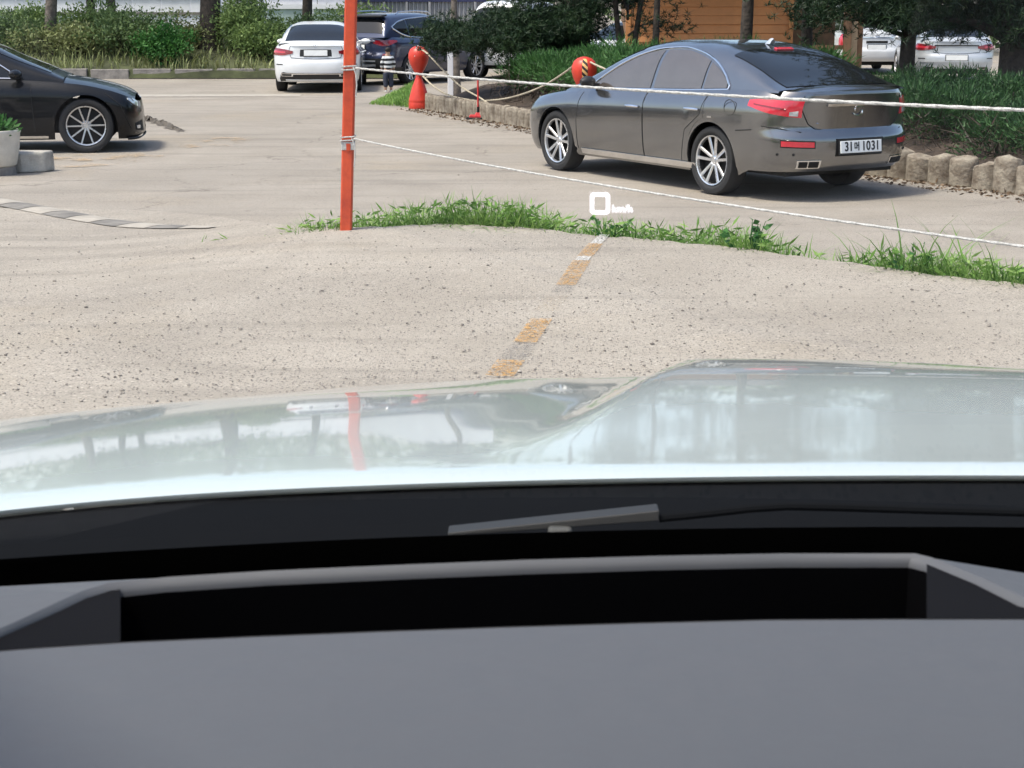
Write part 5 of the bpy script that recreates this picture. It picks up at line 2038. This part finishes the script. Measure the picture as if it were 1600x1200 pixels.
# ------------------------------------------------------------------ grass and weeds at the slab edge
dens = pchip([(425, 0.1), (455, 0.8), (520, 0.8), (575, 0.8), (640, 1.0), (720, 1.5), (800, 1.4), (880, 0.9), (935, 0.6), (960, 0.8), (1060, 0.9), (1160, 1.2), (1225, 0.8), (1250, 0.28), (1310, 0.2), (1335, 0.7), (1400, 1.3), (1500, 1.4), (1600, 1.5), (1760, 1.2)])
hgt_ = pchip([(430, 0.22), (470, 0.33), (560, 0.36), (640, 0.40), (720, 0.46), (820, 0.44), (900, 0.36), (960, 0.38), (1060, 0.36), (1160, 0.40), (1230, 0.34), (1280, 0.30), (1340, 0.32), (1420, 0.40), (1520, 0.40), (1600, 0.38), (1760, 0.36)])
P, HH, WW, LE = [], [], [], []
while len(P) < 10500:
    x = rng.uniform(-2.3, 4.4)
    e = edge_y(x)
    u = 800 + F * x / (e * CP + (CAMZ - SLAB) * SP)
    clump = 0.5 + 0.5 * math.sin(7.3 * x + 1.3 * math.sin(3.1 * x)) * math.sin(2.9 * x + 0.7)
    if rng.random() > dens(u) / 1.5 * (0.35 + 0.65 * clump):
        continue
    P.append((x, e + 0.04 + 0.38 * rng.random() ** 1.3, 0.0))
    h = hgt_(u) * rng.uniform(0.6, 1.2)
    HH.append(h)
    WW.append(rng.uniform(0.009, 0.021))
    LE.append(rng.uniform(0.2, 1.35))
V1, T1 = curve_blades(np.array(P), rng.uniform(0, 6.28, len(P)), np.array(LE), np.array(HH), np.array(WW), 5)
# tall dark reed-like blades at the right and a few in the middle
P, HH, WW, LE, AZ = [], [], [], [], []
for (u, v, n_, h0) in ((1440, 428, 16, 0.66), (1515, 436, 22, 0.72), (1395, 422, 10, 0.55), (1215, 396, 7, 0.55), (1270, 402, 6, 0.42), (945, 368, 9, 0.48), (610, 354, 8, 0.48), (820, 355, 9, 0.52), (470, 360, 7, 0.42), (690, 351, 8, 0.54), (1030, 374, 7, 0.47)):
    for _ in range(n_):
        p = at(u + rng.normal() * 28, v, SLAB)
        P.append((p.x, edge_y(p.x) + 0.05 + 0.2 * rng.random(), 0.0))
        HH.append(h0 * rng.uniform(0.65, 1.1))
        WW.append(rng.uniform(0.012, 0.022))
        LE.append(rng.uniform(0.25, 0.9))
        AZ.append(rng.choice([0, math.pi]) + rng.normal() * 0.7)
V2, T2 = curve_blades(np.array(P), np.array(AZ), np.array(LE), np.array(HH), np.array(WW), 5)
nl = 2600
LP = []
while len(LP) < nl:
    x = rng.uniform(-2.2, 4.4)
    e = edge_y(x)
    u = 800 + F * x / (e * CP + (CAMZ - SLAB) * SP)
    if rng.random() < dens(u) / 1.5:
        LP.append((x, e + 0.05 + 0.3 * rng.random(), hgt_(u) * rng.uniform(0.35, 0.88)))
V3, T3 = leaves(np.array(LP), unit(rand_dirs(nl, 0.2) * [1, 1, .6]), rng.uniform(0.05, 0.13, nl), rng.uniform(0.012, 0.026, nl))
V, T = joinm([(V1, T1), (V2, T2), (V3, T3)])
gs = fast('edge_grass', V, T, M['grass'])
tag(gs, 'strip of wild grass growing along the edge of the concrete slab', 'grass', kind='stuff')


def weed(label, u, v, n, h, leaf):
    p = at(u, v, SLAB)
    root = empty('broadleaf_weed', (p.x, edge_y(p.x) + 0.12, 0.0))
    tag(root, label, 'weed')
    st = MB()
    C, D = [], []
    for i in range(7):
        a = rng.uniform(0, 6.28)
        tip = Vector((math.cos(a) * .13, math.sin(a) * .10, h * rng.uniform(.75, 1.05)))
        st.tube([(0, 0, 0), tuple(tip * .5 + Vector((0, 0, .04))), tuple(tip)], [.005, .004, .002], 5)
        for j in range(n // 7):
            t = rng.uniform(0.4, 1.0)
            C.append(np.array(tip) * t)
            D.append([math.cos(a + rng.normal()), math.sin(a + rng.normal()), rng.uniform(-.1, .5)])
    V, T = leaves(np.array(C), unit(np.array(D)), leaf * rng.uniform(.7, 1.2, len(C)), leaf * .75)
    fast('leaf_cluster', V, T, M['weed'], root)
    st.build('stems', M['weed'], root)


weed('round-leaved dark green weed in the grass below the sedan rear wheel', 1168, 386, 70, 0.41, 0.062)
weed('small leafy weed at the head of the yellow line', 955, 370, 42, 0.42, 0.05)
weed('leafy weed in the grass at the right, under the lower rope', 1432, 426, 42, 0.40, 0.05)


# ------------------------------------------------------------------ person by the SUV
def skin(name, verts, edges, radii, mat, parent, sub=2):
    me = bpy.data.meshes.new(name)
    me.from_pydata(verts, edges, [])
    o = bpy.data.objects.new(name, me)
    COL.objects.link(o)
    o.parent = parent
    md = o.modifiers.new('skin', 'SKIN')
    md.use_smooth_shade = True
    if not me.skin_vertices:
        me.attributes
    for i, sv in enumerate(me.skin_vertices[0].data):
        sv.radius = radii[i] if isinstance(radii[i], tuple) else (radii[i], radii[i])
        sv.use_root = (i == 0)
    s2 = o.modifiers.new('subsurf', 'SUBSURF')
    s2.levels = s2.render_levels = sub
    me.materials.append(mat)
    return o


pp = at(607, 144)
per = empty('person', pp, 0.25)
tag(per, 'small person in a striped black and white top and dark trousers, facing the navy SUV', 'person')
bv = [(0, 0, .44), (0, 0, .55), (0, -.005, .66), (0, -.005, .735), (0, .0, .775), (0, .012, .83), (0, .015, .90),
      (-.075, 0, .725), (-.125, .0, .61), (-.130, .045, .50), (-.128, .06, .455),
      (.075, 0, .725), (.125, .0, .61), (.130, .045, .50), (.128, .06, .455),
      (-.052, 0, .42), (-.058, .0, .25), (-.060, -.012, .06), (-.062, .05, .025),
      (.052, 0, .42), (.058, .02, .25), (.060, .01, .06), (.062, .07, .025)]
be = [(0, 1), (1, 2), (2, 3), (3, 4), (4, 5), (5, 6), (3, 7), (7, 8), (8, 9), (9, 10), (3, 11), (11, 12), (12, 13), (13, 14), (0, 15), (15, 16), (16, 17), (17, 18), (0, 19), (19, 20), (20, 21), (21, 22)]
br = [(.085, .06), (.08, .055), (.085, .058), (.06, .045), .032, (.062, .068), (.055, .06), .036, .028, .022, .018, .036, .028, .022, .018, .055, .042, .03, (.028, .02), .055, .042, .03, (.028, .02)]
skin('body', bv, be, br, M['skin'], per)
skin('striped_top', bv[0:4] + [bv[7], bv[8], bv[9], bv[11], bv[12], bv[13]], [(0, 1), (1, 2), (2, 3), (3, 4), (4, 5), (5, 6), (3, 7), (7, 8), (8, 9)],
     [(.108, .078), (.104, .076), (.108, .078), (.078, .06), .05, .042, .034, .05, .042, .034], M['striped_top'], per)
skin('trousers', [(0, 0, .47), (0, 0, .43), (-.052, 0, .40), (-.058, 0, .25), (-.060, -.01, .09), (.052, 0, .40), (.058, .02, .25), (.060, .01, .09)],
     [(0, 1), (1, 2), (2, 3), (3, 4), (1, 5), (5, 6), (6, 7)], [(.112, .08), (.11, .085), .072, .058, .05, .072, .058, .05], M['denim'], per)
skin('hair', [(0, .0, .91), (0, -.02, .87), (0, -.03, .82)], [(0, 1), (1, 2)], [(.07, .075), (.075, .065), (.06, .045)], M['hair'], per)
for s, yy in ((-1, .015), (1, .035)):
    m = MB().box((s * .061, yy, .022), (.055, .13, .044), None, 0.75)
    m.build('shoe', M['shoe'], per, bevel=0.012)

# ------------------------------------------------------------------ planter, concrete block and hose bundle at the left edge
blk = at(48, 268)
bo = empty('concrete_block', blk, -0.12)
tag(bo, 'broken pale concrete block on the ground beside the planter', 'block')
m = MB()
pts2 = [(-1.3, -.16), (-.02, -.20), (0.20, -.06), (0.23, .16), (-1.3, .22)]
n2 = len(pts2)
m.add([(x, y, 0) for x, y in pts2] + [(x * .985 - .005, y * .96, .215 + (0.015 if i in (2, 3) else 0)) for i, (x, y) in enumerate(pts2)],
      [tuple(range(n2))[::-1], tuple(range(n2, 2 * n2))] + [(i, (i + 1) % n2, n2 + (i + 1) % n2, n2 + i) for i in range(n2)])
m.build('stone', M['concrete'], bo, bevel=0.025, seg=3)
pt = Vector((blk.x - 0.50, blk.y - 0.02, 0.0))
pot = empty('flower_planter', (pt.x + 0.17, pt.y - 0.28, 0.09))
tag(pot, 'white stone planter with green leaves cut by the left edge', 'planter')
MB().lathe([(0.001, 0.0), (0.24, 0.0), (0.262, 0.02), (0.30, 0.20), (0.315, 0.36), (0.325, 0.385), (0.318, 0.40), (0.295, 0.40), (0.285, 0.36), (0.001, 0.35)], 30).build('pot', M['pot'], pot, smooth=True, angle=50)
MB().lathe([(0.001, -.09), (0.25, -.09), (0.25, 0.0), (0.001, 0.0)], 24).build('plinth', M['kerb'], pot)
n = 700
dd = rand_dirs(n, 0.8)
dd[:, 2] = np.abs(dd[:, 2])
V, T = leaves(dd * rng.uniform(.05, .30, n)[:, None] * [1, 1, .55] + [0, 0, .36], unit(dd + rng.normal(size=(n, 3)) * .5), 0.09, 0.04)
fast('foliage', V, T, M['weed'], pot)
hs = at(34, 240)
hb = empty('hose_bundle', (hs.x - .02, blk.y + 0.12, 0.22))
tag(hb, 'dark speckled rope bundle with a white tag leaning on the concrete block', 'bundle')
m = MB()
for k in range(9):
    z = 0.01 + k * 0.027
    cx = 0.045 - 0.010 * k
    rr = 0.072 - 0.002 * k
    m.tube([(cx + rr * math.cos(a), rr * .8 * math.sin(a), z + .004 * math.sin(3 * a + k)) for a in np.linspace(0, 2 * math.pi, 17)], 0.017, 6, caps=False)
m.build('coil', M['hose'], hb, smooth=True)
MB().tube([(-.04, 0, .24), (0.02, 0, .262), (0.08, 0.01, .27), (0.11, .01, .31)], 0.008, 6).build('loose_end', M['concrete'], hb, smooth=True)
MB().box((0.04, -.085, .085), (0.055, 0.012, 0.05), Matrix.Rotation(.2, 3, 'Y')).build('white_tag', M['wall_white'], hb, bevel=0.01)


# ------------------------------------------------------------------ the car the photograph is taken from
own = empty('host_car', (0.3, 0.0, SLAB))
tag(own, 'pale pearl white car at the bottom, seen from inside: bonnet, wiper and grey dashboard', 'car')
OX, OY, OZ = own.location


def loc(p):
    return (p[0] - OX, p[1] - OY, p[2] - OZ)


# bonnet with a raised centre and a crease on the driver's side




def base_z(y):
    """height of the bonnet along its length: gentle even slope, then the roll-off at the nose"""
    d = y - 1.5
    z = 1.449 - 0.085 * d - 0.040 * d * d
    e = max(0.0, y - 2.40)
    return z - 0.9 * e ** 2 - 7.0 * e ** 3


def rear_edge(x):
    return 1.515 - 0.09 * ((x - 0.42) / 0.8) ** 2 - 0.02 * ((x - 0.42) / 0.8) ** 4


def crease_x(y):
    t = (y - 1.40) / 1.0
    return lerp(-0.12, 0.225, min(1.2, max(0, t)) ** 0.75)


def bonnet_z(x, y):
    z = base_z(y)
    c = crease_x(y)
    amp = lerp(0.0, 0.024, sstep((y - 1.55) / 0.7))
    k = sstep((x - c + 0.02) / 0.06)
    k2 = sstep((1.2 - c + 0.6 - x - 0.45) / 0.085) if x > 0.6 else 1
    z += amp * k * k2
    # shallow dish between crease and wing
    z -= 0.003 * math.exp(-((x - c + 0.10) / 0.09) ** 2) * sstep((y - 1.5) / 0.5)
    d = max(0, -0.22 - x)
    z -= 0.09 * d * d + 0.3 * max(0, d - 0.42) ** 2 * 2
    d = max(0, x - 0.95)
    z -= 0.25 * d * d
    z -= 0.035 * ((x - 0.3) / 0.9) ** 2 * sstep((y - 2.1) / 0.4)
    return z


m = MB()
rows = []
for x in np.linspace(-0.68, 1.28, 120):
    ye = rear_edge(x)
    yf = 2.76 - 0.16 * ((x - 0.3) / 0.95) ** 2
    row = [loc((x, ye + .03, bonnet_z(x, ye) - .016)), loc((x, ye + .001, bonnet_z(x, ye) - .010))]
    for j in range(60):
        t = j / 59
        y = lerp(ye, yf, t)
        yy = lerp(ye, 2.76, t)
        row.append(loc((x, y, bonnet_z(x, yy) - .006 * math.exp(-(t / .01) ** 2))))
    rows.append(row)
m.grid(rows, flip=True)
m.build('bonnet', M['hood'], own, smooth=True, angle=70)
# wings below the bonnet edges and front bumper block, so the car stands on its wheels
for sx, x in ((-1, -0.67), (1, 1.27)):
    w = MB()
    rows = []
    for y in np.linspace(-1.9, 2.66, 60):
        zt = bonnet_z(x, max(1.3, min(2.7, y + .04))) - 0.012 if y > 1.25 else 1.44
        zb = 0.35
        for cy in (-1.35, 1.75):
            if abs(y - cy) < 0.43:
                zb = max(zb, 0.38 + math.sqrt(0.43 ** 2 - (y - cy) ** 2))
        rows.append([loc((x + sx * .035 * math.sin(math.pi * t), y, SLAB * 0 + lerp(zb + SLAB, zt, t) if True else 0)) for t in np.linspace(0, 1, 8)])
    w.grid(rows, flip=sx > 0)
    w.build('wing', M['hood'], own, smooth=True)
MB().box(loc((0.3, 2.62, 0.85)), (1.80, 0.22, 0.62)).build('bumper', M['hood'], own, bevel=0.06, seg=3)
for sx in (-1, 1):
    for y in (-1.35, 1.75):
        w_ = bpy.data.objects.new('wheel', WH['multi']['wheel'])
        COL.objects.link(w_)
        w_.parent = own
        w_.location = loc((0.3 + sx * 0.84, y, SLAB + 0.335))
        w_.rotation_euler = (0, 0, -sx * math.pi / 2)
        for nm in ('tyre', 'rim'):
            c = bpy.data.objects.new(nm, WH['multi'][nm])
            COL.objects.link(c)
            c.parent = w_

# cowl panel below the rear edge of the bonnet
m = MB()
rows = []
for x in np.linspace(-0.66, 1.26, 40):
    ye = rear_edge(x)
    zt = bonnet_z(x, ye)
    rows.append([loc((x, ye + .03, zt - .020)), loc((x, ye - .006, zt - .013)), loc((x, ye - .05, zt - .018)), loc((x, ye - .10, zt - .028)), loc((x, ye - .16, zt - .045)), loc((x, ye - .30, zt - .07))])
m.grid(rows, flip=False)
m.build('cowl', M['cowl'], own, smooth=True)


# windscreen: raked pane with a black printed lower edge
def screen(x, t):
    """t 0 at the cowl, 1 at the roof"""
    k = ((x - 0.3) / 0.8) ** 2
    y = lerp(1.285 - 0.11 * k, 0.42 - 0.06 * k, t)
    z = lerp(1.405, 2.16, t) + 0.03 * math.sin(math.pi * t)
    return (x * (1 - 0.16 * t) + 0.05 * t, y, z)


m = MB()
m.grid([[loc(screen(x, t)) for x in np.linspace(-0.52, 1.12, 24)] for t in np.linspace(0.03, 1, 20)])
ws = m.build('windscreen', M['pane'], own, smooth=True)
m = MB()
m.grid([[loc(Vector(screen(x, t)) + Vector((0, -.004, -.004))) for x in np.linspace(-0.52, 1.12, 24)] for t in (0.0, 0.03, 0.06, 0.09, 0.115)])
m.build('black_border', M['frit'], ws, smooth=True)

# wipers
wy = 1.31
wp_ = [aty(u, v, y) for u, v, y in ((1760, 806, 1.31), (1600, 801, 1.31), (1450, 797, 1.31), (1320, 793, 1.31), (1230, 791, 1.31), (1170, 795, 1.31), (1100, 803, 1.31), (1030, 810, 1.31))]
MB().tube([loc(p) for p in wp_], 0.0036, 8).build('wiper_arm', M['cowl'], own, smooth=True)
m = MB()
q0, q1 = aty(700, 838, 1.315), aty(1030, 806, 1.30)
m.add([loc(q0), loc(q0 + Vector((0, 0, .003))), loc(q1 + Vector((0, 0, .0045))), loc(q1 - Vector((0, 0, .0045))), loc(q0 + Vector((0, .02, 0))), loc(q0 + Vector((0, .02, .003))), loc(q1 + Vector((0, .02, .0045))), loc(q1 + Vector((0, .02, -.0045)))],
      [(0, 3, 2, 1), (4, 5, 6, 7), (1, 2, 6, 5), (0, 4, 7, 3), (2, 3, 7, 6), (0, 1, 5, 4)])
m.build('wiper_blade', pm('grey_wiper', (0.018, 0.018, 0.018), 0.6, var=0.1), own, bevel=0.001)
MB().box(loc(aty(875, 832, 1.305)), (0.02, 0.012, 0.010)).build('wiper_clip', pm('grey_clip', (0.05, 0.05, 0.047), 0.6), own, bevel=0.003)


# dashboard with the projector recess
def dash_z(x, y):
    return 1.600 - (y - 0.60) * 0.105 - 0.02 * ((x - 0.02) / 0.5) ** 2 - 2.2 * max(0, y - 1.03) ** 1.5


def dash_pt(u, v):
    y = 0.8
    for _ in range(40):
        p = aty(u, v, y)
        z = dash_z(p.x, y)
        # move along the ray until it meets the pad
        y += (p.z - z) * 1.6
        y = min(1.1, max(0.3, y))
    p = aty(u, v, y)
    return (p.x, y)


far_px = [(170, 912), (260, 903), (420, 893), (620, 884), (820, 876), (1020, 870), (1220, 866), (1430, 866)]
right_px = [(1455, 872), (1530, 902), (1600, 936), (1680, 962)]
near_px = [(1640, 968), (1400, 968), (1200, 969), (1000, 974), (800, 980), (600, 987), (400, 995), (200, 1004), (60, 1013), (-60, 1022)]
left_px = [(-60, 1008), (20, 975), (90, 942), (130, 924)]
hole = [dash_pt(*p) for p in far_px + right_px + near_px + left_px]
bm = bmesh.new()
outer = [(x, 1.12) for x in np.linspace(-0.62, 0.9, 14)] + [(0.9, y) for y in np.linspace(1.0, 0.4, 5)] + [(x, 0.36) for x in np.linspace(0.9, -0.62, 10)] + [(-0.62, y) for y in np.linspace(0.45, 1.0, 5)]
vo = [bm.verts.new(loc((x, y, dash_z(x, y)))) for x, y in outer]
vh = [bm.verts.new(loc((x, y, dash_z(x, y)))) for x, y in hole]
eo = [bm.edges.new((vo[i], vo[(i + 1) % len(vo)])) for i in range(len(vo))]
eh = [bm.edges.new((vh[i], vh[(i + 1) % len(vh)])) for i in range(len(vh))]
bmesh.ops.triangle_fill(bm, use_beauty=True, edges=eo + eh)
bmesh.ops.recalc_face_normals(bm, faces=bm.faces)
if sum(f.normal.z for f in bm.faces) < 0:
    bmesh.ops.reverse_faces(bm, faces=bm.faces)
# subdivide so that the pad follows its curve
bmesh.ops.subdivide_edges(bm, edges=[e for e in bm.edges if not e.is_boundary], cuts=0)
me = bpy.data.meshes.new('dashboard')
bm.to_mesh(me)
bm.free()
me.materials.append(M['dash'])
do = bpy.data.objects.new('dashboard', me)
COL.objects.link(do)
do.parent = own
# rounded lip and walls of the recess
cxm, cym = sum(p[0] for p in hole) / len(hole), sum(p[1] for p in hole) / len(hole)
rows = []
for (dz, ins) in ((0.0005, 0.0), (-0.0008, 0.0020), (-0.0025, 0.0038), (-0.0045, 0.0047), (-0.0065, 0.005)):
    row = []
    for x, y in hole:
        dx = 1 if x > cxm else -1
        dy = 1 if y > cym else -1
        kx = min(1, abs(x - cxm) / 0.25) ** 4
        row.append(loc((x - dx * ins * kx, y - dy * ins, dash_z(x, y) + dz)))
    rows.append(row)
m = MB().grid(rows, close=True)
m.build('recess_lip', M['dash'], do, smooth=True)
last = rows[-1]
rows = [last, [(x, y, z - 0.03) for x, y, z in last], [(x, y, z - 0.12) for x, y, z in last]]
m = MB().grid(rows, close=True)
m.poly(rows[-1])
m.build('projector_recess', M['dash_dark'], do, smooth=True, angle=30)

# sloping cheeks at both ends of the recess, their shade put into the colour
for poly_px in ([(150, 921), (90, 945), (20, 978), (-60, 1012), (-60, 1021), (60, 1013), (188, 1004), (188, 921)], [(1448, 876), (1448, 967), (1560, 967), (1640, 967), (1660, 960), (1600, 938), (1530, 905)]):
    m = MB()
    m.poly([loc(aty(u, v, dash_pt(u, v)[1] + 0.012)) for u, v in poly_px])
    m.build('recess_cheek', M['cheek'], do)

# head-up display read-out on the windscreen
def on_screen(u, v):
    y = 0.8
    for _ in range(60):
        p = aty(u, v, y)
        # t of the pane at this height
        lo, hi = 0.0, 1.0
        for _ in range(30):
            mid = (lo + hi) / 2
            if screen(p.x, mid)[2] < p.z:
                lo = mid
            else:
                hi = mid
        ys = screen(p.x, lo)[1] - 0.006
        y += 0.5 * (ys - y)
    return aty(u, v, y)


hc = on_screen(937.5, 318)
px = hc.y / F / CP
dig = empty('head_up_display', loc(hc))
dig.parent = own
dig.rotation_euler = (-PITCH, 0, 0)


def rrect(hw, hh, r, y):
    out = []
    for cx, cz, a0 in ((hw - r, hh - r, 0), (-hw + r, hh - r, 90), (-hw + r, -hh + r, 180), (hw - r, -hh + r, 270)):
        for a in np.linspace(a0, a0 + 90, 5):
            out.append((cx + r * math.cos(math.radians(a)), y, cz + r * math.sin(math.radians(a))))
    return out


m = MB().grid([rrect(14.5 * px, 16 * px, 5 * px, 0), rrect(9.8 * px, 11.3 * px, 1.5 * px, 0)], close=True)
m.build('speed_digit', M['hud'], dig)
text_mesh('speed_unit', 'km/h', 16 * px, M['hud'], dig, (34 * px, 0, -8.5 * px), (math.pi / 2, 0, 0), 0.0, sx=0.98)

# roof, pillars and doors of the cabin round the camera
rf = MB()
rows = []
for y in np.linspace(0.42, -1.9, 12):
    rows.append([loc((x, y - (0.05 * ((x - .3) / .7) ** 2 if y > 0.3 else 0), 2.17 + 0.05 * math.sin(math.pi * (0.42 - y) / 2.32) - 0.05 * ((x - 0.3) / 0.7) ** 2)) for x in np.linspace(-0.40, 1.0, 14)])
rf.grid(rows)
rf.build('roof', M['hood'], own, smooth=True)
for sx, x in ((-1, -0.44), (1, 1.04)):
    p0, p1 = Vector(screen(-0.53 if sx < 0 else 1.13, 0.0)), Vector(screen(-0.53 if sx < 0 else 1.13, 1.0))
    MB().tube([loc(p0), loc(lerp(p0, p1, .5) + Vector((0, 0, .03))), loc(p1)], 0.035, 8).build('pillar', M['hood'], own, smooth=True)
    MB().tube([loc((x + sx * .10, -0.15, 1.42)), loc((x, -0.2, 2.14))], 0.04, 8).build('pillar', M['hood'], own, smooth=True)
MB().box(loc((0.3, -1.95, 1.2)), (1.75, 0.12, 1.4)).build('tailgate', M['hood'], own, bevel=0.04)
